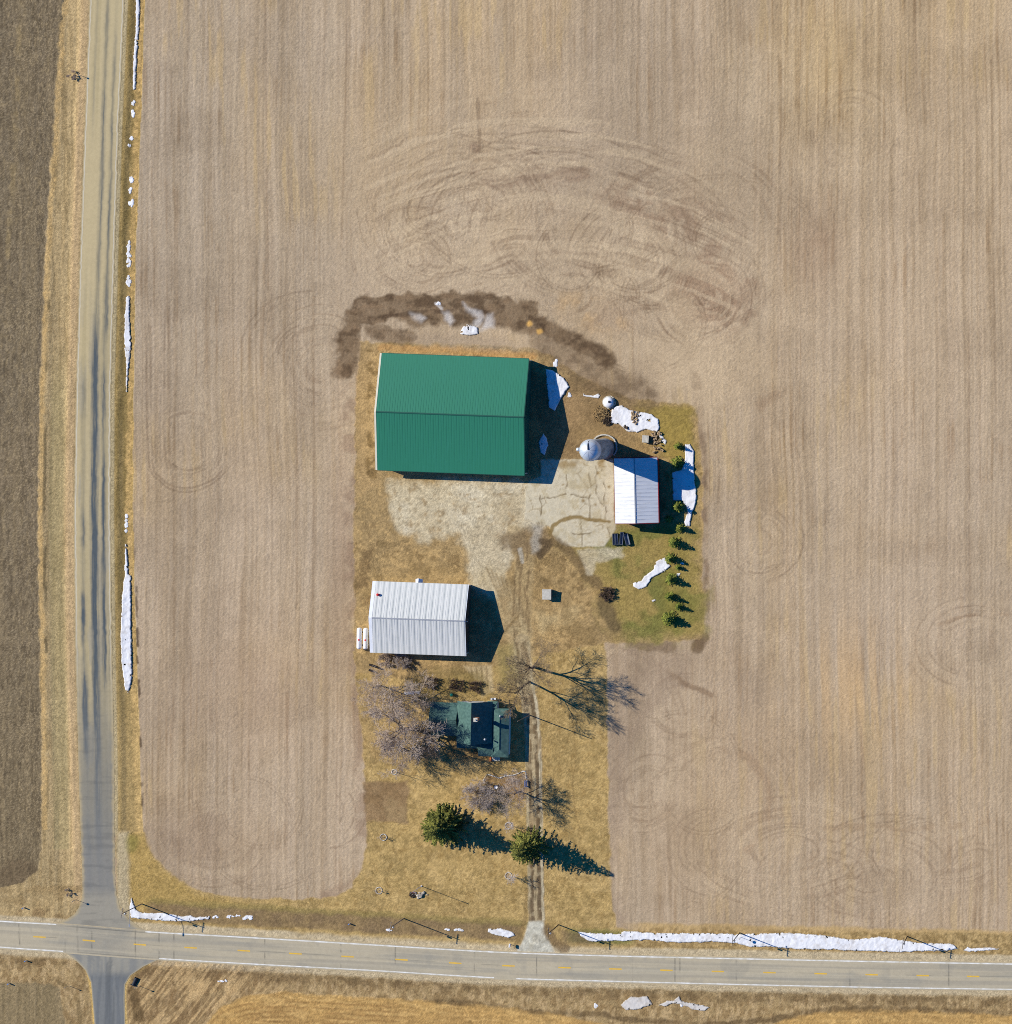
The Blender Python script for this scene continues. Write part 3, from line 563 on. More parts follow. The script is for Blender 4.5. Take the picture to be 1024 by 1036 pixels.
names = {0: ('field', .30, .2), 1: ('stubble_field', .35, .6), 2: ('road_verge', .35, .6), 3: ('lawn', .28, .45), 4: ('farmyard', .28, .4), 5: ('driveway', .22, .3), 6: ('concrete_yard', .14, .15), 7: ('garden_plot', .3, .6), 8: ('hay_field', .28, .5)}
regf = reg[:-1, :-1]
for i, (nm, amp, bmp) in names.items():
    mk = regf == i
    if mk.any():
        o = grid_object(nm, X, Y, Z, P.c, mk, attr_mat(nm + '_soil', .95, amp, 4.5, bmp))
        tag(o, kind='structure')
# land beyond: one sheet to the horizon, just below
g = MB(); a_, b_ = W(-M0 + 1, 1036 + M0 - 1); c_, d_ = W(1024 + M0 - 1, -M0 + 1); F_ = 4000
g.add([(-F_, -F_, -2), (F_, -F_, -2), (F_, F_, -2), (-F_, F_, -2)], [(0, 1, 2, 3)])
tag(g.build('ground', mat('far_soil', C(170, 149, 120), .95, var=.15, scale=.03, stretch=(6, .4, 1))), kind='structure')

# ------------------------------------------------------------------ roads
def strip_object(name, rows_x0, rows_x1, ycoord, n, z, colour_fn, m, vertical):
    t = np.linspace(0, 1, n + 1)
    A = rows_x0[:, None] + (rows_x1 - rows_x0)[:, None] * t[None, :]
    B = np.repeat(ycoord[:, None], n + 1, 1)
    XX, YY = (A, B) if vertical else (B, A)
    cc = colour_fn(XX, YY, np.repeat(t[None, :], len(ycoord), 0))
    ZZ = np.full(XX.shape, z) + .02 * np.sin(np.pi * t)[None, :]
    if not vertical:
        XX, YY, ZZ, cc = XX[:, ::-1], YY[:, ::-1], ZZ[:, ::-1], cc[:, ::-1]
    return tag(grid_object(name, XX.astype(np.float32), YY.astype(np.float32), ZZ, cc.astype(np.float32), np.ones((XX.shape[0] - 1, XX.shape[1] - 1), bool), m), kind='structure')
def mixc(a, b, t): return a * (1 - t[..., None]) + np.asarray(b) * t[..., None]
def side_col(x, y, t):
    wx = t * 37 + 1.6 * (fbm(x, y, 90, 81, 2) - .5) + .4 * (fbm(x, y, 7, 79, 2) - .5)
    c = np.zeros(x.shape + (3,)) + C(190, 172, 130)
    c = mixc(c, C(180, 163, 122), sstep(.4, .65, fbm(wx, y, 4, 82, 2, 200)))
    c = mixc(c, C(160, 152, 132), sstep(.5, .72, fbm(wx, y, 5, 76, 3, 50)) * sstep(200, 500, y) * .6)
    low = sstep(640, 800, y + 60 * (fbm(wx, y, 6, 77, 2, 40) - .5)); vlow = sstep(800, 880, y)
    dark = C(84, 91, 93)
    def lane(u, w, y0, y1, a):
        q = np.exp(-((wx - u) / w) ** 2) * sstep(y0 - 50, y0 + 50, y) * (1 - sstep(y1 - 40, y1 + 40, y)) * a
        return np.clip(q * (.1 + 1.0 * fbm(wx, y, 1.2, 83, 3, 36)) * (.35 + 1.3 * sstep(.3, .62, fbm(x * 0 + u * 9, y, 90, 78, 4))), 0, 1)
    for u, w, y0, y1, a in ((20, 2.2, -200, 300, .75), (29.5, 1.9, -200, 330, .7), (9, 1.4, -200, 130, .25), (20, 3.6, 330, 2000, 1.25), (29.5, 2.5, 300, 2000, 1.0), (8.5, 2.9, 400, 2000, 1.2), (34, 1.0, 600, 2000, .5)):
        c = mixc(c, dark, lane(u, w, y0, y1, a))
    c = mixc(c, C(122, 121, 114), low * .75); c = mixc(c, C(134, 131, 122), vlow * .8)
    c = mixc(c, C(160, 152, 132), sstep(895, 912, y) * .7)
    c = mixc(c, C(178, 160, 122), np.clip((1 - sstep(.0, .10, t + .08 * (fbm(x, y, 6, 88, 3) - .5))) * .9 + sstep(.90, 1.0, t + .08 * (fbm(x, y, 6, 89, 3) - .5)) * .9, 0, 1))
    c = mixc(c, C(214, 208, 190), (np.exp(-((t - .045) / .012) ** 2) + np.exp(-((t - .955) / .012) ** 2)) * .65 * (1 - sstep(560, 760, y)))
    c = mixc(c, C(92, 92, 88), sstep(.55, .75, fbm(x, y, 30, 84, 3, 4)) * low * .3)
    return c * (.93 + .14 * fbm(x, y, 2, 85, 2))[..., None]
road_m = attr_mat('asphalt', .9, .10, 6, .08)
yy = np.arange(-M0, 943.5, 1.0)
rag = lambda k: 1.5 * (fbm(yy * 0 + k, yy, 5, 601, 3) - .5)
side = strip_object('side_road', ip(SL, yy) + rag(3), ip(SR, yy) + rag(90), yy, 44, .0, side_col, road_m, True)
def low_col(x, y, t):
    c = np.zeros(x.shape + (3,)) + C(112, 114, 112)
    c = mixc(c, C(150, 145, 130), 1 - sstep(980, 990, y)); c = mixc(c, C(128, 128, 122), sstep(.45, .65, fbm(x, y, 3, 86, 2, 60)) * .7)
    c = mixc(c, C(96, 98, 96), sstep(.5, .7, fbm(x - 100, y, 2.5, 87, 2, 30)) * .6 * np.exp(-((x - 112) / 10) ** 2))
    c = mixc(c, C(176, 162, 130), 1 - sstep(.0, .05, t)); c = mixc(c, C(176, 162, 130), sstep(.95, 1.0, t))
    return c * (.93 + .14 * fbm(x, y, 2, 85, 2))[..., None]
yy = np.arange(958, 1036 + M0 + .5, 1.0)
south = strip_object('south_road', ip(LL, yy), ip(LR, yy), yy, 40, .0, low_col, road_m, True)
def main_col(x, y, t):
    c = np.zeros(x.shape + (3,)) + C(174, 163, 138)
    c = mixc(c, C(160, 151, 131), np.exp(-((t - .30) / .09) ** 2) * .6 + np.exp(-((t - .72) / .09) ** 2) * .6); c = mixc(c, C(186, 173, 144), sstep(.45, .65, fbm(x, t * 30, 120, 91, 2, 3)) * .7)
    c = mixc(c, C(148, 144, 130), sstep(.5, .7, fbm(x, t * 30, 60, 92, 3, 5)) * .4)
    it = np.exp(-((x - 100) / 42) ** 2); it2 = sstep(72, 92, x) * sstep(140, 122, x); c = mixc(c, C(150, 144, 128), np.clip(it * .5 + it2 * .6 * fbm(x, y, 9, 103, 3), 0, 1))
    for xx in (19.5, 66, 78.5, 93, 137, 161, 176, 268, 345, 400, 480, 543, 640, 683, 688, 745, 860, 960):
        q = np.exp(-((x - xx - 1.0 * (fbm(x * 0, y, 6, 93 + int(xx) % 7, 2) - .5)) / .45) ** 2) * sstep(.3, .6, fbm(x * 0 + xx, y, 7, 94, 2)); c = mixc(c, C(96, 92, 82), np.clip(q * .7, 0, 1))
    c = mixc(c, C(84, 84, 78), np.exp(-((t - .085) / .014) ** 2) * np.exp(-((x - 110) / 45) ** 4) * .8); c = mixc(c, C(84, 84, 78), np.exp(-((t - .93) / .014) ** 2) * np.exp(-((x - 115) / 42) ** 4) * .7)
    c = mixc(c, C(112, 108, 96), np.exp(-((t - .5) / .012) ** 2) * sstep(.5, .62, fbm(x, y, 25, 95, 2)) * .5)
    c = mixc(c, C(188, 170, 134), np.clip((1 - sstep(.0, .045, t + .05 * (fbm(x, y, 5, 98, 3) - .5))) + sstep(.955, 1, t + .05 * (fbm(x, y, 5, 99, 3) - .5)), 0, 1)); c = mixc(c, C(190, 178, 150), sstep(.5, .75, fbm(x, t * 30, 200, 100, 3, 2)) * .5); c = mixc(c, C(140, 136, 124), sstep(.62, .72, fbm(x, t * 26, 16, 102, 3)) * .25)
    return c * (.94 + .12 * fbm(x, y, 2, 96, 2))[..., None]
xx_ = np.arange(-M0, 1024 + M0 + .5, 1.0)
road = strip_object('road', top_y(xx_) - 1.8, bot_y(xx_) + 1.8, xx_, 44, .03, main_col, road_m, False)
paint_w = mat('white_road_paint', C(232, 230, 222), .7, var=.08, scale=.8, rgb2=C(196, 188, 166), detail=8); paint_y = mat('yellow_road_paint', C(224, 178, 50), .7, rgb2=C(204, 166, 80), scale=1.2, detail=8)
def ribbon(mb, x0, x1, fn, w, z, step=4.0):
    xs_ = np.append(np.arange(x0, x1, step), x1); vs = []; fs = []
    for x in xs_:
        y = fn(x); a = W(x, y - w); b = W(x, y + w); vs += [(b[0], b[1], z), (a[0], a[1], z)]
    for i in range(len(xs_) - 1): fs.append((2 * i, 2 * i + 2, 2 * i + 3, 2 * i + 1))
    mb.add(vs, fs)
e = MB(); ribbon(e, -M0, 57, top_y, .62, .042); ribbon(e, 147, 1024 + M0, top_y, .62, .042); ribbon(e, -M0, 64, bot_y, .58, .042); ribbon(e, 161, 500, bot_y, .58, .042); ribbon(e, 522, 1024 + M0, bot_y, .58, .042)
e.build('edge_line', paint_w, road)
cy_ = lambda x: (top_y(x) + bot_y(x)) / 2 + .3
for x in [-62, -11, 40, 90, 141.6, 193, 246.7, 299, 351.8, 406.3, 460.7, 514.5, 571.3, 622.8, 674.4, 726.4, 778.6, 830.4, 882, 933.7, 984.7, 1036]:
    d = MB(); ribbon(d, x - 6.3, x + 6.3, cy_, .72, .052); d.build('centre_dash', paint_y, road)

# ------------------------------------------------------------------ materials of things
M_green = mat('green_metal_roof', C(58, 136, 112), .6, var=.05, scale=.5, spec=.15, rgb2=C(53, 128, 105))
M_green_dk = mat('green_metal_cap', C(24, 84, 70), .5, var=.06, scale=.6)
M_white_wall = mat('white_metal_siding', C(226, 222, 206), .6, var=.06, scale=.8)
M_cream_trim = mat('cream_trim', C(226, 218, 192), .6, var=.06, scale=.8)
M_grey_door = mat('grey_sliding_door', C(200, 198, 190), .6, var=.06, scale=.8)
M_white_trim = mat('white_trim', C(236, 238, 240), .6, var=.05, scale=.8)
M_red_trim = mat('red_trim', C(140, 40, 44), .7, var=.15, scale=1.5)
def stripe_mat(name, rgb, dark, period, rough=.55, amount=.6, patch=.35, sharp=.0, dirt=None, across=None):
    m, nt, b = new_mat(name); N = nt.nodes.new; L = nt.links.new
    tc = N('ShaderNodeTexCoord'); sx = N('ShaderNodeSeparateXYZ'); L(tc.outputs['Object'], sx.inputs[0])
    nz = N('ShaderNodeTexNoise'); nz.inputs['Scale'].default_value = .35; nz.inputs['Detail'].default_value = 4; L(tc.outputs['Object'], nz.inputs['Vector'])
    mu = N('ShaderNodeMath'); mu.operation = 'MULTIPLY'; mu.inputs[1].default_value = 2 * math.pi / period; L(sx.outputs['X'], mu.inputs[0])
    si = N('ShaderNodeMath'); si.operation = 'SINE'; L(mu.outputs[0], si.inputs[0])
    mr = N('ShaderNodeMapRange'); mr.inputs['From Min'].default_value = sharp; mr.inputs['From Max'].default_value = 1; L(si.outputs[0], mr.inputs['Value'])
    m2 = N('ShaderNodeMath'); m2.operation = 'MULTIPLY'; L(mr.outputs['Result'], m2.inputs[0])
    r2 = N('ShaderNodeMapRange'); r2.inputs['From Min'].default_value = .3; r2.inputs['From Max'].default_value = .7; r2.inputs['To Min'].default_value = amount - patch; r2.inputs['To Max'].default_value = amount + patch
    L(nz.outputs['Fac'], r2.inputs['Value']); L(r2.outputs['Result'], m2.inputs[1])
    mp = N('ShaderNodeMapping'); mp.inputs['Scale'].default_value = across or (1, .25, .25); L(tc.outputs['Object'], mp.inputs['Vector'])
    n3 = N('ShaderNodeTexNoise'); n3.inputs['Scale'].default_value = 2.2; n3.inputs['Detail'].default_value = 5; L(mp.outputs['Vector'], n3.inputs['Vector'])
    r3 = N('ShaderNodeMapRange'); r3.inputs['From Min'].default_value = .5; r3.inputs['From Max'].default_value = .75; r3.inputs['To Max'].default_value = .35; L(n3.outputs['Fac'], r3.inputs['Value'])
    mx = N('ShaderNodeMixRGB'); mx.inputs[1].default_value = (*rgb, 1); mx.inputs[2].default_value = (*dark, 1); L(m2.outputs[0], mx.inputs[0])
    my = N('ShaderNodeMixRGB'); my.inputs[2].default_value = (*(dirt if dirt is not None else dark), 1); L(r3.outputs['Result'], my.inputs[0]); L(mx.outputs[0], my.inputs[1])
    L(my.outputs[0], b.inputs['Base Color']); b.inputs['Roughness'].default_value = rough; b.inputs['Specular IOR Level'].default_value = .25
    return m
M_shed_roof = stripe_mat('white_metal_roof', C(220, 219, 211), C(174, 178, 174), 1.34, amount=.7, patch=.25, sharp=-.4, dirt=C(178, 182, 180))
M_barn_roof = stripe_mat('weathered_metal_roof', C(222, 222, 220), C(196, 198, 200), .9, amount=.4, patch=.4, sharp=.3, dirt=C(150, 148, 146), across=(1.2, .22, .22))
M_house_roof = mat('green_shingles', C(86, 114, 105), .9, var=.14, scale=1.6, rgb2=C(66, 92, 86), bump=.15, spec=.1)
M_house_wall = mat('white_clapboard', C(214, 212, 204), .7, var=.06, scale=1.2)
M_glass = mat('window_glass', (.03, .04, .05), .1, var=.2, spec=.6)
M_brick = mat('chimney_brick', C(196, 132, 96), .9, var=.2, scale=5, bump=.3)
M_conc = mat('concrete', C(206, 200, 184), .9, var=.12, scale=2, bump=.2)
M_stave = mat('silo_staves', C(168, 166, 160), .85, var=.16, scale=1.5, rgb2=C(128, 126, 120), stretch=(1, 1, .25), bump=.15)
M_dome = mat('galvanised_dome', C(210, 216, 220), .4, metal=.3, var=.08, scale=1.0, spec=.5)
M_dark = mat('dark_metal', (.02, .025, .035), .5, var=.2, scale=2)
M_wood = mat('weathered_pole_wood', C(150, 134, 118), .9, var=.2, scale=4, stretch=(1, 1, .2))
M_wood_dark = mat('dark_timber', C(86, 72, 58), .9, var=.25, scale=4)
M_log = mat('split_log', C(196, 170, 132), .9, var=.25, scale=4, rgb2=C(110, 90, 66))
M_stone = mat('field_stone', C(200, 190, 172), .9, var=.2, scale=3, rgb2=C(150, 138, 118), bump=.3)
M_white_stone = mat('pale_edging_stone', C(226, 220, 208), .85, var=.12, scale=4, rgb2=C(184, 174, 158))
M_tank = mat('white_tank_paint', C(240, 238, 236), .35, var=.03, scale=1, spec=.5)
M_red = mat('red_paint', C(214, 40, 48), .5, var=.1)
M_snow = mat('old_snow', (.84, .84, .84), .7, var=.05, scale=.5, rgb2=(.64, .62, .58), bump=.2, bscale=1.5, detail=6)
M_snow_field = attr_mat('melting_snow', .8, .05, 2.0, .12, .06, .2)
M_snow_thin = mat('thin_dirty_snow', C(206, 200, 190), .85, var=.1, scale=1.2, rgb2=C(140, 124, 102), bump=.4, detail=6)
M_galv = mat('galvanised_steel', C(176, 178, 180), .45, metal=.5, var=.1, scale=3)
M_bark = mat('grey_bark', C(122, 106, 92), .95, var=.25, scale=3, stretch=(1, 1, .3), bump=.3)
M_bark_dark = mat('dark_bark', C(84, 72, 62), .95, var=.25, scale=3, stretch=(1, 1, .3), bump=.3)
M_twig = mat('grey_twigs', C(200, 180, 160), .95, var=.2, scale=.8)
M_twig_tan = mat('tan_twigs', C(158, 136, 104), .95, var=.2, scale=.8)
M_twig_lilac = mat('pale_lilac_twigs', C(190, 176, 164), .95, var=.12, scale=.8)
M_twig_brown = mat('brown_twigs', C(134, 112, 92), .95, var=.25, scale=1)
M_twig_pale = mat('pale_young_bark', C(212, 198, 188), .9, var=.12, scale=2)
M_orange = mat('orange_plastic', C(226, 120, 64), .6, var=.1)
M_teal = mat('teal_plastic', C(28, 140, 116), .5, var=.1)
M_blue = mat('blue_plastic', C(110, 150, 214), .5, var=.1)
M_straw = mat('dead_stalks', C(176, 146, 98), .95, var=.25, scale=2)

def needle_mat(name, c1, c2):
    m, nt, b = new_mat(name)
    a = nt.nodes.new('ShaderNodeAttribute'); a.attribute_name = 'tone'
    r = nt.nodes.new('ShaderNodeValToRGB'); r.color_ramp.elements[0].color = (*c1, 1); r.color_ramp.elements[1].color = (*c2, 1)
    nt.links.new(a.outputs['Fac'], r.inputs['Fac']); nt.links.new(r.outputs['Color'], b.inputs['Base Color'])
    b.inputs['Roughness'].default_value = .8; b.inputs['Specular IOR Level'].default_value = .15
    return m
M_needle = needle_mat('spruce_needles', (.042, .054, .012), (.30, .285, .060))
M_needle2 = needle_mat('young_spruce_needles', (.050, .070, .014), (.34, .36, .06))

# ------------------------------------------------------------------ buildings
def gable(mb_roof, L2, W2, he, hr, thick=.14, along='x'):
    """two roof slopes; ridge along local x, half length L2, half width W2"""
    for s in (1, -1):
        q = [(-L2, 0, hr), (L2, 0, hr), (L2, s * W2, he), (-L2, s * W2, he)]
        if s < 0: q = [q[1], q[0], q[3], q[2]]
        low = [(x, y, z - thick) for x, y, z in q]
        mb_roof.add(low + q, [(0, 1, 2, 3), (7, 6, 5, 4), (4, 5, 1, 0), (5, 6, 2, 1), (6, 7, 3, 2), (7, 4, 0, 3)])
def ribs(mb, L2, W2, he, hr, step, w=.07, hgt=.05):
    n = int(2 * L2 / step)
    for k in range(n + 1):
        x = -L2 + .06 + k * (2 * L2 - .12) / n
        for s in (1, -1):
            a = Vector((x, s * .12, hr)); b = Vector((x, s * (W2 - .02), he + (hr - he) * .02 / W2))
            q = [(x - w / 2, a.y, hr - .005), (x + w / 2, a.y, hr - .005), (x + w / 2, b.y, he + .0), (x - w / 2, b.y, he)]
            t = [(p[0] + (.015 if i in (0, 3) else -.015), p[1], p[2] + hgt) for i, p in enumerate(q)]
            mb.hexa(q, top=t) if s < 0 else mb.hexa([q[1], q[0], q[3], q[2]], top=[t[1], t[0], t[3], t[2]])
def gable_walls(parent, L2, W2, he, hr, m, inset=.35, th=.18, east=None):
    x, y = L2 - inset, W2 - inset; k = (hr - he) / W2
    zy = he + k * inset - .18
    for s in (1, -1):
        b = MB(); b.box((0, s * (y - th / 2), zy / 2), (2 * x, th, zy)); b.build('wall', m, parent)
    zr = hr - .2
    for s in (1, -1):
        x0 = s * (x + .003); x1 = s * (x - th)
        pr = [(-y + th + .002, 0), (y - th - .002, 0), (y - th - .002, zy + k * th), (0, zr), (-y + th + .002, zy + k * th)]
        vs = [(x0, p[0], p[1]) for p in pr] + [(x1, p[0], p[1]) for p in pr]
        fs = [(0, 1, 2, 3, 4), (9, 8, 7, 6, 5)] + [(i, i + 5, (i + 1) % 5 + 5, (i + 1) % 5) for i in range(5)]
        if s < 0: fs = [tuple(reversed(f)) for f in fs]
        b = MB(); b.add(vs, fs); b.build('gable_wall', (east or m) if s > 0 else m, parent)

# big green-roofed barn
L2, W2, he, hr = 17.75, 14.1, 4.2, 6.9
c0 = WU(458.4, 419.2, he)
T = thing('machine_barn', 'huge barn with green ribbed metal roof at the top of the yard', 'barn', c0, R(-2.15))
b = MB(); gable(b, L2, W2, he, hr); ribs(b, L2, W2, he, hr, .62, .06, .012); M_green = stripe_mat('green_ribbed_roof', C(43, 122, 94), C(37, 112, 85), .62, rough=.55, amount=.4, patch=.3, sharp=.2, dirt=C(50, 128, 108), across=(1.4, .12, .12))
rf = b.build('roof', M_green, T)
b = MB()
for s in (1, -1):
    q = [(-L2 - .02, 0, hr + .07), (L2 + .02, 0, hr + .07), (L2 + .02, s * .2, hr + .07 - .038), (-L2 - .02, s * .2, hr + .07 - .038)]
    if s < 0: q = [q[1], q[0], q[3], q[2]]
    b.add([(x, y, z - .02) for x, y, z in q] + q, [(0, 1, 2, 3), (7, 6, 5, 4), (4, 5, 1, 0), (5, 6, 2, 1), (6, 7, 3, 2), (7, 4, 0, 3)])
b.build('ridge_cap', M_green_dk, rf)
gable_walls(T, L2, W2, he, hr, M_white_wall, east=mat('shade_green_siding', C(40, 92, 78), .6, var=.06))  # east gable coloured dark as shade, to merge with the barn's shadow
def rake(parent, side, L2, W2, he, hr, m, w, th=.2):
    b = MB()
    for s in (1, -1):
        x0 = side * (L2 + .02); x1 = side * (L2 + .02 + w); xa, xb = min(x0, x1), max(x0, x1)
        q = [(xa, 0, hr - .02), (xb, 0, hr - .02), (xb, s * W2, he - .02), (xa, s * W2, he - .02)]
        if s < 0: q = [q[1], q[0], q[3], q[2]]
        b.add([(x, y, z - th) for x, y, z in q] + q, [(0, 1, 2, 3), (7, 6, 5, 4), (4, 5, 1, 0), (5, 6, 2, 1), (6, 7, 3, 2), (7, 4, 0, 3)])
    return b.build('rake_trim', m, parent)
rake(T, -1, L2, W2, he, hr, M_cream_trim, .42); rake(T, 1, L2, W2, he, hr, M_green_dk, .12)
for x in (-6, 2.2):
    b = MB(); b.box((x, -W2 + .30, 1.95), (5.2, .08, 3.7)); b.box((x, -W2 + .25, 3.6), (5.4, .05, .16)); b.box((x, -W2 + .25, 1.95), (.12, .05, 3.5)); d = b.build('sliding_door', M_grey_door, T)
    b = MB(); b.box((x + 2.2, -W2 + .23, 1.3), (.06, .06, .4)); b.build('handle', M_dark, d)
b = MB(); b.box((L2 - .28, 3, 1.9), (.08, 5, 3.6)); b.build('sliding_door', M_green_dk, T)  # east door darkened to the painted-in shade of its wall
for s in (1, -1):
    b = MB(); b.box((0, s * (W2 + .06), he - .10), (2 * L2, .11, .14)); b.build('gutter', M_green_dk, T)

# white shed
L2, W2, he, hr = 11.15, 8.65, 3.8, 5.9
T = thing('white_shed', 'white metal shed with striped roof in the middle of the yard', 'shed', WU(425.6, 625.9, he), R(-2.1))
b = MB(); gable(b, L2, W2, he, hr); ribs(b, L2, W2, he, hr, .67, .1, .015); rf = b.build('roof', M_shed_roof, T)
b = MB(); b.box((0, .0, hr + .03), (2 * L2, .30, .06)); b.build('ridge_cap', M_galv, rf)
gable_walls(T, L2, W2, he, hr, M_white_wall, east=mat('shade_grey_siding', C(84, 78, 72), .8, var=.12))  # east end wall gets its shade by colour, blending into the shed's shadow
rake(T, -1, L2, W2, he, hr, M_white_trim, .75); rake(T, 1, L2, W2, he, hr, M_white_trim, .15)
b = MB(); b.box((-10.2, 5.5, 4.75), (.62, .42, .5)); b.lathe([(.3, 5.0), (.34, 5.05), (.2, 5.2)], 10, (-10.2, 5.5, 0)); b.build('roof_vent', M_red, T)
b = MB()                                                           # little hood over the door in the long wall
for s in (1, -1):
    q = [(-1.0, W2 - .3, 3.55), (-1.0, W2 + 1.0, 3.35), (-1.0 + s * .85, W2 + .75, 2.75), (-1.0 + s * .85, W2 - .3, 2.75)]
    if s > 0: q = q[::-1]
    b.add([(x, y, z - .08) for x, y, z in q] + q, [(3, 2, 1, 0), (4, 5, 6, 7), (0, 1, 5, 4), (1, 2, 6, 5), (2, 3, 7, 6), (3, 0, 4, 7)])
b.build('door_hood', M_white_trim, T)
b = MB(); b.box((-1.0, W2 - .31, 1.1), (1.1, .07, 2.1)); b.build('door', M_grey_door, T)
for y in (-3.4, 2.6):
    b = MB(); b.box((L2 - .30, y, 1.65), (.07, 4.2, 3.2)); b.build('overhead_door', M_wood_dark, T)  # dark colour stands for shade on these east doors
b = MB(); b.tube([(L2 - .1, -.1, hr - .5), (L2 + .45, -.1, hr - .35)], .05, 6); b.box((L2 + .5, -.1, hr - .4), (.22, .22, .14)); b.build('gable_lamp', M_galv, T)

# little barn beside the silo
L2, W2, he, hr = 7.85, 5.22, 4.0, 5.6
T = thing('small_barn', 'small white metal roofed barn with red trim beside the silo', 'barn', WU(643.8, 496.3, he), R(90 + 1.2))
b = MB(); gable(b, L2, W2, he, hr); ribs(b, L2, W2, he, hr, .9, .06, .03); rf = b.build('roof', M_barn_roof, T)
b = MB(); b.box((0, 0, hr + .03), (2 * L2, .26, .06)); b.build('ridge_cap', M_galv, rf)
M_redwall = mat('red_barn_boards', C(132, 46, 42), .9, var=.2, scale=2, stretch=(3, 3, .3))
gable_walls(T, L2, W2, he, hr, M_redwall)
rake(T, -1, L2, W2, he, hr, M_red_trim, .14); rake(T, 1, L2, W2, he, hr, M_red_trim, .22)
b = MB(); b.box((0, W2 + .06, he - .08), (2 * L2, .10, .16)); b.build('eave_board', M_red_trim, T); b = MB(); b.box((0, -W2 - .1, he - .08), (2 * L2, .18, .16)); b.build('eave_board', M_red_trim, T)
b = MB(); b.box((1.0, W2 - .3, 1.5), (3.0, .08, 2.9)); b.box((1.0, W2 - .25, 1.5), (.1, .05, 2.8)); b.build('sliding_door', M_white_wall, T)
for x in (-4, 4.5):
    b = MB(); b.box((x, W2 - .3, 1.9), (.9, .08, .8)); w_ = b.build('window', M_white_trim, T); b = MB(); b.box((x, W2 - .25, 1.9), (.7, .03, .6)); b.build('pane', M_glass, w_)

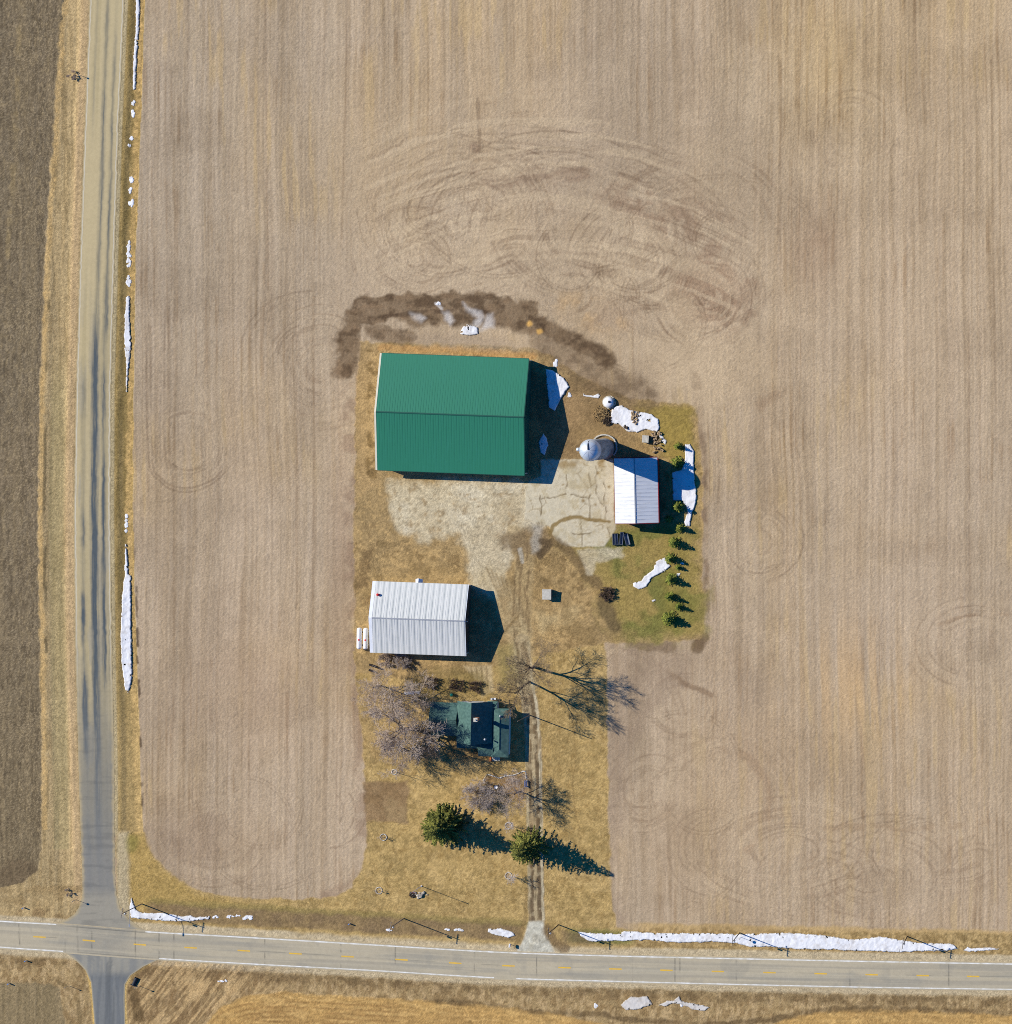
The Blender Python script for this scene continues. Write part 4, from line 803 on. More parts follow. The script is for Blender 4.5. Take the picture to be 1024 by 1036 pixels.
# farmhouse
hx, hy = WU(480, 738, 4)
T = thing('farmhouse', 'farmhouse with several green shingle roofs and a brick chimney', 'house', (hx, hy), R(-1.2))
def HL(px, py, z):
    x, y = WU(px, py, z); d = Matrix.Rotation(R(1.2), 2) @ Vector((x - hx, y - hy)); return d
def house_block(x0, x1, y0, y1, he, hr, ridge_dir, wname=True, hip=0.0, n_win=((0, 2), (1, 2)), win_z=(1.5,)):
    a = HL(x0, y1, he); c = HL(x1, y0, he); cx, cy = (a.x + c.x) / 2, (a.y + c.y) / 2; w, d = (c.x - a.x) / 2, (c.y - a.y) / 2
    th = .16
    if ridge_dir == 'y':
        rid = [(cx, cy + d - hip, hr), (cx, cy - d + hip, hr)]
    else:
        rid = [(cx + w - hip, cy, hr), (cx - w + hip, cy, hr)]
    cs = [(cx - w, cy + d, he), (cx - w, cy - d, he), (cx + w, cy - d, he), (cx + w, cy + d, he)]
    b = MB()
    vs = cs + rid; low = [(p[0], p[1], p[2] - th) for p in vs]
    if ridge_dir == 'y': fs = [(0, 1, 5, 4), (2, 3, 4, 5), (1, 2, 5), (3, 0, 4)]
    else: fs = [(1, 2, 4, 5), (3, 0, 5, 4), (0, 1, 5), (2, 3, 4)]
    if hip == 0.0: fs = fs[:2]
    ed = [(0, 1), (1, 2), (2, 3), (3, 0)] if hip else ([(0, 1), (2, 3), (1, 5), (5, 2), (3, 4), (4, 0)] if ridge_dir == 'y' else [(1, 2), (3, 0), (0, 5), (5, 1), (2, 4), (4, 3)])
    b.add(vs + low, fs + [tuple(reversed([i + 6 for i in f])) for f in fs] + [(j, i, i + 6, j + 6) for i, j in ed])
    rf = b.build('roof', M_house_roof, T)
    b = MB(); b.tube([(rid[0][0], rid[0][1], hr + .02), (rid[1][0], rid[1][1], hr + .02)], .09, 6); b.build('ridge_cap', M_house_roof, rf)
    i_ = .4; t2 = .16; wx, wy = w - i_, d - i_; sl_ = (hr - he) / (w if ridge_dir == 'y' else d)
    for s in (1, -1):
        b = MB()
        if ridge_dir == 'y':
            zt = he + sl_ * i_ - .22; b.box((cx + s * (wx - t2 / 2), cy, zt / 2), (t2, 2 * wy, zt))
        else:
            zt = he + sl_ * i_ - .22; b.box((cx, cy + s * (wy - t2 / 2), zt / 2), (2 * wx, t2, zt))
        b.build('wall', M_house_wall, T)
    for s in (1, -1):
        b = MB(); zp = hr - .26 if hip == 0 else he - .1
        if ridge_dir == 'y':
            q = wx - t2 - .002; zs = he + sl_ * (i_ + t2) - .22 if hip == 0 else he - .12
            pr = [(-q, 0), (q, 0), (q, zs), (0, zp), (-q, zs)]; v1 = [(cx + p[0], cy + s * wy, p[1]) for p in pr]; v2 = [(cx + p[0], cy + s * (wy - t2), p[1]) for p in pr]
        else:
            q = wy - t2 - .002; zs = he + sl_ * (i_ + t2) - .22 if hip == 0 else he - .12
            pr = [(-q, 0), (q, 0), (q, zs), (0, zp), (-q, zs)]; v1 = [(cx + s * wx, cy + p[0], p[1]) for p in pr]; v2 = [(cx + s * (wx - t2), cy + p[0], p[1]) for p in pr]
        b.add(v1 + v2, [(0, 1, 2, 3, 4), (9, 8, 7, 6, 5)] + [(i, i + 5, (i + 1) % 5 + 5, (i + 1) % 5) for i in range(5)])
        o = b.build('wall', M_house_wall, T)
        bm = bmesh.new(); bm.from_mesh(o.data); bmesh.ops.recalc_face_normals(bm, faces=bm.faces); bm.to_mesh(o.data); bm.free()
    for z in win_z:
        for s in (1, -1):
            for k in (-.5, .5):
                if ridge_dir == 'y': c_ = (cx + k * wx, cy + s * (wy + .03), z); dm = (.9, .06, 1.3); pm = (.72, .03, 1.1); po = (0, s * .04, 0)
                else: c_ = (cx + s * (wx + .03), cy + k * wy, z); dm = (.06, .9, 1.3); pm = (.03, .72, 1.1); po = (s * .04, 0, 0)
                b = MB(); b.box(c_, dm); f_ = b.build('window', M_white_trim, T); b = MB(); b.box((c_[0] + po[0], c_[1] + po[1], z), pm); b.build('pane', M_glass, f_)
    return cx, cy
house_block(461.8, 498.5, 710, 751.5, 3.5, 6.6, 'y', win_z=(1.5,))
house_block(435, 463.5, 711, 744, 2.9, 4.4, 'x', win_z=(1.5,))
house_block(497.0, 515.4, 717, 766, 3.1, 3.9, 'y', hip=2.0)
house_block(484, 499.5, 752.6, 765, 2.95, 3.6, 'x')
house_block(493, 503.5, 709.6, 722, 2.6, 3.2, 'x', win_z=())
# porch roof on the south side of the tall block
b = MB(); p0 = HL(461.8, 757, 2.8); p1 = HL(484, 749.5, 2.8); q = [(p0.x, p0.y, 2.6), (p1.x, p0.y, 2.6), (p1.x, p1.y, 3.0), (p0.x, p1.y, 3.0)]
b.hexa([(x, y, z - .15) for x, y, z in q], top=q); b.build('porch_roof', M_house_roof, T)
for x in (p0.x + .3, (p0.x + p1.x) / 2, p1.x - .3):
    b = MB(); b.box((x, p0.y + .3, 1.3), (.14, .14, 2.6)); b.build('porch_post', M_white_trim, T)
cp_ = HL(481.8, 728, 7.2); b = MB(); b.box((cp_.x, cp_.y, 6.8), (.8, .8, 1.9)); ch = b.build('chimney', M_brick, T)
b = MB(); b.box((cp_.x, cp_.y, 7.81), (.95, .95, .12)); b.lathe([(.18, 7.87), (.18, 8.15)], 10, (cp_.x, cp_.y, 0)); b.build('chimney_cap', M_conc, ch)
for px, py, z, s in ((491, 748, 5.3, .17), (506.5, 724.5, 3.7, .16)):
    v = HL(px, py, z); b = MB(); b.lathe([(s, z - .6), (s, z + .3), (s * 1.5, z + .32), (s * 1.5, z + .42), (.02, z + .55)], 12, (v.x, v.y, 0)); b.build('roof_vent', M_galv, T)
# clutter by the house
x, y = W(501, 768)
T2 = thing('porch_steps', 'white steps with orange end beside the south wall of the farmhouse', 'steps', (x, y), 0)
for k in range(3):
    b = MB(); b.bevelbox((.3, .3 - .28 * k, .42 - .14 * k - .1), (1.9, .36, .36 + .001), .03); b.build('step', M_cream_trim, T2)
b = MB(); b.bevelbox((-.95, 0, .35), (.4, .95, .7), .04); b.build('side_box', M_orange, T2); b = MB(); b.tube([(.9, -.35, .1), (.9, -.35, 1.0), (.9, .4, 1.1)], .03, 6); b.build('handrail', M_dark, T2)
x, y = W(499.2, 707)
T2 = thing('gas_grill', 'small grey barbecue grill outside the north side of the farmhouse', 'grill', (x, y), R(10))
b = MB(); b.bevelbox((0, 0, .82), (.9, .6, .3), .08); b.lathe([(.28, .98), (.26, 1.1), (.1, 1.2), (.02, 1.22)], 12); b.build('firebox', M_galv, T2)
for sx in (-1, 1): b = MB(); b.box((sx * .38, 0, .34), (.06, .5, .68)); b.build('leg', M_dark, T2)
b = MB(); b.box((.65, 0, .9), (.4, .5, .04)); b.build('side_shelf', M_white_trim, T2)
x, y = W(507, 709.5)
T2 = thing('pergola', 'dark post and rail frame beside the back door of the farmhouse', 'railing', (x, y), 0)
for sx in (-.7, .7): b = MB(); b.box((sx, 0, .75), (.12, .12, 1.5)); b.build('post', M_wood_dark, T2)
b = MB(); b.box((0, 0, 1.55), (1.9, .14, .1)); b.box((0, 0, .8), (1.28, .05, .1)); b.box((.0, .6, 1.56), (.14, 1.1, .08)); b.build('rail', M_wood_dark, T2)

# ------------------------------------------------------------------ silo and things round it
T = thing('silo', 'tall round concrete silo with a silver dome cap', 'silo', W(611.5, 454))
hs, rs_ = 14.6, 2.5
b = MB(); prof = [(rs_, -.2)]
for k in range(24): z = k * hs / 24; prof += [(rs_, z), (rs_ + .03, z + .03), (rs_ + .03, z + .09), (rs_, z + .12)]
prof.append((rs_, hs)); b.lathe(prof, 40); b.build('silo_wall', M_stave, T, True)
b = MB(); b.lathe([(rs_ + .12, hs - .02), (rs_ + .12, hs + .12)] + [(rs_ * math.cos(a), hs + .12 + 2.1 * math.sin(a)) for a in np.linspace(.05, math.pi / 2 - .02, 9)], 32)
dm = b.build('dome', M_dome, T, True)
b = MB()
for k in range(8):
    a = 2 * math.pi * k / 8; b.tube([((rs_ + .02) * math.cos(a) * math.cos(t), (rs_ + .02) * math.sin(a) * math.cos(t), hs + .13 + 2.12 * math.sin(t)) for t in np.linspace(.05, 1.4, 7)], .012, 4)
b.build('dome_rib', M_galv, dm)
b = MB(); b.tube([(.45 * math.cos(1.9) * k, 2.1 * math.sin(1.9) * k * 1.0, hs + .16 + 2.15 * math.sqrt(max(0, 1 - (k * .88) ** 2))) for k in np.linspace(.1, 1.05, 9)], .17, 8); b.build('filler_pipe', M_dark, dm)
b = MB(); b.lathe([(.42, hs - .6), (.46, hs + .3), (.3, hs + .5), (.02, hs + .55)], 14, (-2.85, .2, 0)); b.tube([(-2.85, .2, .2), (-2.85, .2, hs - .6)], .36, 10); b.build('chute', M_dome, T, True)
b = MB()
for s in (-.2, .2): b.tube([(1.4 + s * .8, -2.2 + s * .6, .1), (1.4 + s * .8, -2.2 + s * .6, hs)], .03, 4)
for k in range(40): b.tube([(1.24, -2.32, .3 + .36 * k), (1.56, -2.08, .3 + .36 * k)], .02, 4)
b.build('ladder', M_galv, T)
# ring of old foundation round its foot
def ring_seg(mb, r0, r1, h, a0, a1, n, seed=1):
    rr = random.Random(seed)
    for k in range(n):
        t0 = a0 + (a1 - a0) * k / n; t1 = a0 + (a1 - a0) * (k + .94) / n; j = rr.uniform(-.05, .05)
        q = [((r0 + j) * math.cos(t0), (r0 + j) * math.sin(t0), -.1), ((r1 + j) * math.cos(t0), (r1 + j) * math.sin(t0), -.1), ((r1 + j) * math.cos(t1), (r1 + j) * math.sin(t1), -.1), ((r0 + j) * math.cos(t1), (r0 + j) * math.sin(t1), -.1)]
        mb.hexa(q, top=[(x, y, h + rr.uniform(-.03, .03)) for x, y, z in q])
o = MB(); ring_seg(o, 2.9, 3.22, .38, R(-40), R(165), 22); x, y = W(611.5, 452.5)
tag(o.build('foundation_ring', M_conc, loc=(x, y, 0)), 'pale curved concrete wall curling round the foot of the silo', 'foundation')
# round cistern with a lid
x, y = W(616.3, 407)
T = thing('cistern', 'low round white tank with a dark hatch north of the silo', 'tank', (x, y))
b = MB(); b.lathe([(1.35, -.1), (1.35, .75), (1.25, .8), (1.22, .8)], 28); b.build('tank_wall', M_conc, T)
b = MB(); b.lathe([(1.22, .801), (1.2, .9), (.6, 1.08), (.02, 1.15)], 28); b.build('lid', M_tank, T, True)
b = MB(); b.lathe([(.3, .9), (.3, 1.22), (.02, 1.24)], 14, (.3, .12, 0)); b.build('hatch', M_dark, T)
b = MB(); ring_seg(b, 1.42, 1.62, .2, 0, 2 * math.pi, 18, 4); b.build('curb', M_conc, T)

def brush_pile(name, label, px, py, r, h, n, m, seed, cat='brush pile', group=None):
    rr = random.Random(seed); b = MB(); x, y = W(px, py)
    for k in range(n):
        a = rr.uniform(0, 6.283); q = r * math.sqrt(rr.random()) * .8; z = h * (1 - (q / r) ** 2) * rr.uniform(.2, 1)
        d = rr.uniform(0, 6.283); L = rr.uniform(.3, 1.0) * r * .7; tz = rr.uniform(-.25, .25) * L
        p = Vector((q * math.cos(a), q * math.sin(a), max(z, .06))); v = Vector((math.cos(d) * L / 2, math.sin(d) * L / 2, tz / 2))
        b.tube([p - v, p + v], [rr.uniform(.03, .10), rr.uniform(.02, .06)], 5)
    return tag(b.build(name, m, loc=(x, y, 0)), label, cat, group)
brush_pile('brush_pile', 'heap of dead brush beside the round white tank', 609, 419, 2.3, .9, 260, M_straw, 3)
brush_pile('brush_pile', 'dark round heap of brush at the left edge of the snow by the tank', 614, 425, 1.5, .8, 200, M_wood_dark, 4)
def log_pile(name, label, px, py, w, d, n, seed, m):
    rr = random.Random(seed); x, y = W(px, py)
    T = thing(name, label, 'log pile', (x, y), rr.uniform(-.2, .2))
    for k in range(n):
        b = MB(); cx, cy_ = rr.uniform(-w, w), rr.uniform(-d, d); L = rr.uniform(.35, .9); a = rr.uniform(0, 3.14); z = rr.uniform(.12, .5)
        r_ = rr.uniform(.12, .24); v = Vector((math.cos(a), math.sin(a), rr.uniform(-.15, .15))) * L / 2
        b.tube([Vector((cx, cy_, z)) - v, Vector((cx, cy_, z)) + v], [r_, r_ * .9], 8); b.build('log', m, T)
log_pile('log_pile', 'heap of split logs lying in the snow east of the round tank', 643, 423, .9, 1.4, 34, 5, M_log)
log_pile('log_pile', 'scattered logs and rubble by the north east corner of the small barn', 665, 447, 1.1, 2.4, 44, 6, M_log)
log_pile('log_pile', 'few dark logs at the lower edge of the snow near the tank', 634, 432, .5, .35, 7, 7, M_wood_dark)
x, y = W(654, 444)
T = thing('crate', 'pale square crate beside the logs north of the small barn', 'crate', (x, y), R(-4))
b = MB(); b.bevelbox((0, 0, .55), (1.5, 1.7, 1.1), .05); b.build('body', M_wood_dark, T)
b = MB()
for k in range(5): b.box((-.64 + .32 * k, 0, 1.13), (.29, 1.74, .05))
b.build('lid', M_conc, T)

# dark feed troughs lying at the pad's edge
trough = None
labels = ['leftmost grey feed trough beside the concrete pad', 'long dark feed trough second from the left by the concrete pad', 'third feed trough with its head sticking out beyond the others', 'rightmost wide dark feed trough lying askew near the small barn']
for i, (px, py, a) in enumerate([(621.6, 545.6, 2), (624.6, 545.5, 4), (629.5, 544.6, -4), (635, 545.6, 14)]):
    x, y = W(px, py)
    if trough is None:
        trough = thing('feed_trough', labels[0], 'trough', (x, y, .02), R(a), 'feed troughs by the concrete pad')
        b = MB(); Lh = 1.35; w0, w1 = .16, .32
        vs = [(-w0, -Lh, 0.12), (w0, -Lh, .12), (w0, Lh, .12), (-w0, Lh, .12), (-w1, -Lh, .62), (w1, -Lh, .62), (w1, Lh, .62), (-w1, Lh, .62), (-w1 + .04, -Lh + .04, .62), (w1 - .04, -Lh + .04, .62), (w1 - .04, Lh - .04, .62), (-w1 + .04, Lh - .04, .62), (-w0 + .03, -Lh + .06, .17), (w0 - .03, -Lh + .06, .17), (w0 - .03, Lh - .06, .17), (-w0 + .03, Lh - .06, .17)]
        b.add(vs, [(3, 2, 1, 0), (0, 1, 5, 4), (1, 2, 6, 5), (2, 3, 7, 6), (3, 0, 4, 7), (4, 5, 9, 8), (5, 6, 10, 9), (6, 7, 11, 10), (7, 4, 8, 11), (8, 9, 13, 12), (9, 10, 14, 13), (10, 11, 15, 14), (11, 8, 12, 15), (12, 13, 14, 15)])
        b.build('basin', mat('trough_metal', C(120, 128, 140), .5, metal=.3, var=.15), trough)
        b = MB(); b.box((0, -Lh - .05, .35), (.5, .06, .66)); b.box((0, Lh + .05, .35), (.5, .06, .66)); b.build('end_panel', M_dark, trough)
        t_ = trough
    else:
        t_ = copy_tree(trough); t_.location = (x, y, .02); t_.rotation_euler = (0, 0, R(a)); t_['label'] = labels[i]
    if i == 3: t_.scale = (1.7, 1.0, 1.1)
    if i == 2: t_.scale = (1.3, 1.1, 1.2)

# well house
x, y = WU(553.2, 601.4, 1.5)
T = thing('pump_house', 'tiny flat roofed hut standing alone on the grass', 'hut', (x, y), R(-1))
b = MB(); b.box((0, 0, .7), (1.95, 2.25, 1.4)); b.build('wall', M_wood, T)
b = MB()
for k in range(9): b.hexa([(-1.08 + .24 * k, -1.25, 1.4), (-.86 + .24 * k, -1.25, 1.4), (-.86 + .24 * k, 1.25, 1.55), (-1.08 + .24 * k, 1.25, 1.55)], top=[(-1.08 + .24 * k, -1.25, 1.5), (-.86 + .24 * k, -1.25, 1.5), (-.86 + .24 * k, 1.25, 1.65), (-1.08 + .24 * k, 1.25, 1.65)])
b.build('roof', M_conc, T)
b = MB(); b.box((0, -1.14, .65), (.8, .05, 1.25)); b.build('door', M_wood_dark, T)

# fuel tanks
tk = None
for i, (px, py) in enumerate([(363.2, 646), (369.7, 646.2)]):
    x, y = WU(px, py, 1.4)
    if tk is None:
        tk = thing('fuel_tank', 'left white cylindrical fuel tank with a brighter red cap by the shed', 'tank', (x, y), R(-1), 'white fuel tanks beside the white shed')
        b = MB(); Lh = 2.62; r_ = .60
        prof = [(.02, -Lh)] + [(r_ * math.sin(a), -Lh + .42 - .42 * math.cos(a)) for a in np.linspace(.3, math.pi / 2, 5)] + [(r_ * math.sin(a), Lh - .42 - .42 * math.cos(a)) for a in np.linspace(math.pi / 2, math.pi - .3, 5)] + [(.02, Lh)]
        b.lathe(prof, 24, (0, 0, 1.15), (0, 1, 0)); b.build('shell', M_tank, tk, True)
        b = MB(); b.lathe([(.2, 1.70), (.2, 1.9), (.02, 1.93)], 12, (.08, -.3, 0)); b.build('filler_cap', M_red, tk)
        for s in (-1, 1):
            b = MB(); b.box((0, s * 1.6, .3), (.9, .16, .6)); b.build('leg', M_conc, tk)
    else:
        t_ = copy_tree(tk); t_.location = (x, y, 0); t_['label'] = 'right white cylindrical fuel tank standing closest to the shed wall'

# ------------------------------------------------------------------ trees
def grow(mbs, rr, p, d, L, r, lev, spec, up=.05):
    nseg = spec['seg'][lev]; pts = [p.copy()]; rad = [r]; dd = d.copy()
    tip = spec['taper'][lev]
    for k in range(nseg):
        dd = (dd + Vector((rr.gauss(0, 1), rr.gauss(0, 1), rr.gauss(0, 1))) * spec['wob'][lev] + Vector((0, 0, up))).normalized()
        pts.append(pts[-1] + dd * L / nseg); rad.append(max(r * (1 - (1 - tip) * (k + 1) / nseg), spec['rmin']))
    mb = mbs[0] if lev <= spec['trunk_lev'] else mbs[1]
    mb.tube(pts, rad, 8 if lev == 0 else (5 if lev <= 1 else 3), cap=False)
    if lev + 1 >= len(spec['n']) + 1: return
    n = spec['n'][lev]
    for k in range(n):
        t = spec['start'][lev] + (1 - spec['start'][lev]) * (k + rr.random()) / n
        i = min(int(t * nseg), nseg - 1); f = t * nseg - i; q = pts[i].lerp(pts[i + 1], f); rq = rad[i] * (1 - f) + rad[i + 1] * f
        ax = (pts[i + 1] - pts[i]).normalized(); o = ax.orthogonal().normalized(); o = Matrix.Rotation(k * 2.399 + rr.uniform(-.5, .5), 3, ax) @ o
        an = R(rr.gauss(spec['ang'][lev], 9)); nd = (ax * math.cos(an) + o * math.sin(an)).normalized()
        grow(mbs, rr, q, nd, L * spec['len'][lev] * rr.uniform(.7, 1.15) * (1.1 - .35 * t), rq * spec['rr'][lev], lev + 1, spec, up)
def bare_tree(name, label, cat, px, py, spec, h0, r0, m_trunk, m_twig, seed, lean=(0, 0), group=None, z=0):
    rr = random.Random(seed); x, y = W(px, py)
    T = thing(name, label, cat, (x, y, z), 0, group); mbs = (MB(), MB())
    grow(mbs, rr, Vector((0, 0, -.15)), Vector((lean[0], lean[1], 1)).normalized(), h0, r0, 0, spec)
    mbs[0].build('trunk', m_trunk, T)
    if mbs[1].f: mbs[1].build('crown', m_twig, T)
    return T
big = dict(n=[9, 8, 8, 8], seg=[5, 6, 5, 4, 2], taper=[.5, .25, .25, .4, .5], wob=[.06, .16, .16, .16, .1], start=[.45, .25, .2, .15], ang=[58, 46, 44, 42], len=[1.25, .6, .58, .55], rr=[.55, .52, .5, .6], rmin=.028, trunk_lev=1)
bare_tree('bare_tree', 'sprawling leafless tree on the west side of the farmhouse', 'tree', 420, 738, big, 7.6, .50, M_bark_dark, M_twig, 21, (-.25, .1))
tall = dict(n=[7, 8, 8, 8], seg=[6, 6, 5, 3, 2], taper=[.45, .25, .25, .4, .5], wob=[.05, .1, .13, .15, .1], start=[.35, .2, .2, .15], ang=[36, 34, 36, 36], len=[.9, .55, .52, .5], rr=[.6, .55, .5, .6], rmin=.018, trunk_lev=1)
bare_tree('bare_tree', 'tall forked leafless tree throwing the upper long shadow across the lane', 'tree', 541, 675, tall, 9.8, .36, M_bark, M_twig_tan, 31, (.03, .05), 'leafless trees east of the lane')
bare_tree('bare_tree', 'slimmer leafless tree throwing the lower shadow east of the lane', 'tree', 536, 690, tall, 9.9, .27, M_bark, M_twig_tan, 33, (0, -.03), 'leafless trees east of the lane')
med = dict(n=[9, 8, 8, 7], seg=[4, 5, 4, 3, 2], taper=[.5, .3, .3, .4, .5], wob=[.08, .14, .15, .15, .1], start=[.2, .2, .15, .1], ang=[52, 42, 42, 42], len=[1.0, .6, .55, .5], rr=[.55, .5, .5, .6], rmin=.016, trunk_lev=0)
bare_tree('bare_tree', 'leafless tree north west of the farmhouse, close to the field edge', 'tree', 386, 694, med, 6.2, .2, M_bark, M_twig, 41, (-.1, .1))
bare_tree('bare_tree', 'leafless tree standing between the white shed and the farmhouse', 'tree', 424, 706, med, 6.0, .22, M_bark, M_twig, 43, (-.15, .05))
bare_tree('bare_tree', 'leafless tree against the farmhouse west wing', 'tree', 440, 752, med, 5.6, .2, M_bark_dark, M_twig_brown, 45, (-.2, 0))
bare_tree('bare_tree', 'leafless tree by the stone edged bed beside the lane', 'tree', 526, 801, med, 5.6, .18, M_bark, M_twig, 47)
bare_tree('bare_tree', 'leafless tree at the end of the shrubs near the garden plot', 'tree', 408, 757, med, 5.0, .16, M_bark, M_twig, 49, (-.1, -.1))
shrub = dict(n=[8, 7, 7], seg=[3, 4, 3, 2], taper=[.5, .4, .4, .5], wob=[.1, .15, .18, .15], start=[.1, .15, .1], ang=[38, 36, 40], len=[.75, .6, .55], rr=[.7, .6, .6], rmin=.015, trunk_lev=0)
def bare_shrub(label, px, py, r, h, m, seed, group=None, stems=9):
    rr = random.Random(seed); x, y = W(px, py); T = thing('bare_shrub', label, 'shrub', (x, y), 0, group); mbs = (MB(), MB())
    for k in range(stems):
        a = 6.283 * k / stems + rr.uniform(-.3, .3); q = rr.uniform(.05, .55) * r
        d = Vector((math.cos(a) * r * .45, math.sin(a) * r * .45, h)).normalized()
        grow(mbs, rr, Vector((q * math.cos(a), q * math.sin(a), -.1)), d, h * .62, .05, 0, shrub, .02)
    mbs[0].build('stem', M_bark_dark if m is M_twig_brown else m, T); mbs[1].build('crown', m, T)
bare_shrub('big pale lilac grey leafless shrub between the tall spruces and the farmhouse', 486, 805, 4.4, 4.2, M_twig_lilac, 51, stems=16)
bare_shrub('round dark brown thicket on the grass in the middle of the yard', 615, 600, 2.1, 1.5, M_twig_brown, 52, stems=16)
bare_shrub('grey leafless shrub against the south wall of the white shed', 408, 669, 2.3, 2.4, M_twig_lilac, 53, 'shrubs south of the white shed', 10)
bare_shrub('leafless shrub at the south west corner of the white shed', 391, 666, 2.2, 1.9, M_twig, 54, 'shrubs south of the white shed', 10)
bare_shrub('brown shrub on the grass north of the farmhouse chimney', 462, 692, 2.1, 1.6, M_twig_brown, 55, 'brown shrubs north of the farmhouse', 10)
bare_shrub('brown shrub at the east end of the row behind the farmhouse', 481, 694, 2.0, 1.5, M_twig_brown, 56, 'brown shrubs north of the farmhouse', 10)
bare_shrub('brown shrub next to the snow strip behind the farmhouse', 436, 690, 2.3, 1.7, M_twig_brown, 57, 'brown shrubs north of the farmhouse', 10)
bare_shrub('leafless shrub beside the side road on the far verge', 74.5, 76, 1.7, 1.3, M_twig, 58, None, 4)
bare_shrub('leafless shrub at the corner where the two roads meet', 70, 903, 1.3, 1.1, M_twig, 59, None, 3)

def spruce_mesh(h, r, seed, dens=1.0, nq=2, leaf=.42, expo=.82):
    rr = random.Random(seed); b = MB(); z = .06 * h
    step = .42 if h > 6 else .20
    while z < h * .985:
        t = z / h; rad = r * min(1, (1 - t) ** expo * (.82 + 1.2 * t if t < .15 else 1.0)) * rr.uniform(.85, 1.08) + .05
        n = max(5, int((7 + rad * 2.6) * dens)); a0 = rr.uniform(0, 6.28)
        for k in range(n):
            a = a0 + 6.283 * k / n + rr.uniform(-.25, .25); L = rad * rr.uniform(.55, 1.14); dz = -.20 * L + rr.uniform(-.1, .15) * L
            bt = rr.choice((rr.uniform(0, .35), rr.uniform(.5, 1))); st_ = leaf * .62; m_ = max(2, int(L / st_))
            for i in range(m_):
                f = (i + .6) / m_
                if f < .18: continue
                q = Vector((math.cos(a) * L * f, math.sin(a) * L * f, z + dz * f + .10 * L * f * f)); wd = leaf * (.55 + .9 * (1 - f))
                for j in range(nq):
                    p = q + Vector((rr.gauss(0, .3) * wd, rr.gauss(0, .3) * wd, rr.gauss(0, .18) * wd))
                    aa = a + rr.uniform(-1.0, 1.0); u = Vector((math.cos(aa), math.sin(aa), rr.uniform(-.45, .25))) * leaf * rr.uniform(.5, .95); v = u.cross(Vector((rr.uniform(-.5, .5), rr.uniform(-.5, .5), 1))).normalized() * leaf * rr.uniform(.22, .42)
                    to = min(1, max(0, bt + rr.uniform(-.2, .3)))
                    b.add([p - v * .8, p + u * .4 - v, p + u, p + u * .4 + v, p + v * .8], [(0, 1, 2, 3, 4)], (to, to, to))
        z += step * rr.uniform(.8, 1.2)
    for k in range(6): a = k; b.add([(0, 0, h), (.1 * math.cos(a), .1 * math.sin(a), h - .5), (.1 * math.cos(a + 1), .1 * math.sin(a + 1), h - .5)], [(0, 1, 2)], (.6, .6, .6))
    return b
def spruce(name, label, px, py, h, r, seed, m, group=None, **kw):
    x, y = W(px, py); T = thing(name, label, 'tree', (x, y), 0, group)
    spruce_mesh(h, r, seed, **kw).build('crown', m, T)
    b = MB(); b.tube([(0, 0, -.2), (0, 0, h * .5), (0, 0, h * .97)], [h * .018 + .04, h * .012, .02], 8); b.build('trunk', M_bark_dark, T)
    return T
spruce('spruce_tree', 'large dark green spruce on the lawn south west of the farmhouse', 451.5, 833.5, 12.5, 5.7, 61, M_needle, 'tall spruces by the lane', dens=.95, nq=4, leaf=.40, expo=.58)
spruce('spruce_tree', 'tall green spruce overhanging the lane', 538, 854, 15.0, 5.4, 62, M_needle, 'tall spruces by the lane', dens=.6, nq=4, leaf=.38, expo=.8)
protos = []
sm = [(686.8, 451.5, 1.0, 3.0, 'dark little spruce at the top end of the row by the snow'), (685.6, 468, 1.45, 3.6, 'bushy spruce beside the north end of the small barn, touching the snow'), (686.6, 512.5, 1.35, 3.6, 'bright green little spruce by the lower end of the snow east of the small barn'),
      (677, 525, .9, 1.6, 'smallest yellow green spruce in the shade of the small barn'), (688.5, 533.8, 1.15, 3.0, 'little spruce just below the tail of the snow patch'), (683, 548.6, 1.35, 4.0, 'spruce second below the snow tail, casting a ragged shadow'), (679, 564.8, 1.3, 3.4, 'spruce right beside the head of the white snow drift on the lawn'),
      (686.5, 574, .7, 2.0, 'tiny spruce between two larger ones just below the lawn drift'), (679.8, 585.8, 1.35, 3.8, 'spruce with a scrap of snow at its foot'), (678, 603, 1.1, 3.6, 'narrow spruce third from the bottom of the row'), (687, 613.3, 1.0, 2.9, 'small spruce set to the right, second from the bottom of the row'), (677.4, 625.5, 1.6, 4.2, 'dense spruce at the bottom end of the row')]
for i, (px, py, r_, h_, lb) in enumerate(sm):
    x, y = W(px, py)
    if len(protos) < 3:
        T = spruce('young_spruce', lb, px, py, 3.4, 1.3, 70 + i, M_needle2, 'young spruces along the east edge of the yard', dens=1.1, nq=3, leaf=.20); protos.append(T)
    else:
        T = copy_tree(protos[i % 3]); T.location = (x, y, 0); T['label'] = lb
    T.scale = (1.22 * r_ / 1.3, 1.22 * r_ / 1.3 * (.85 + .3 * ((i * 37) % 10) / 10), h_ / 3.6); T.rotation_euler = (0, 0, i * 1.1)

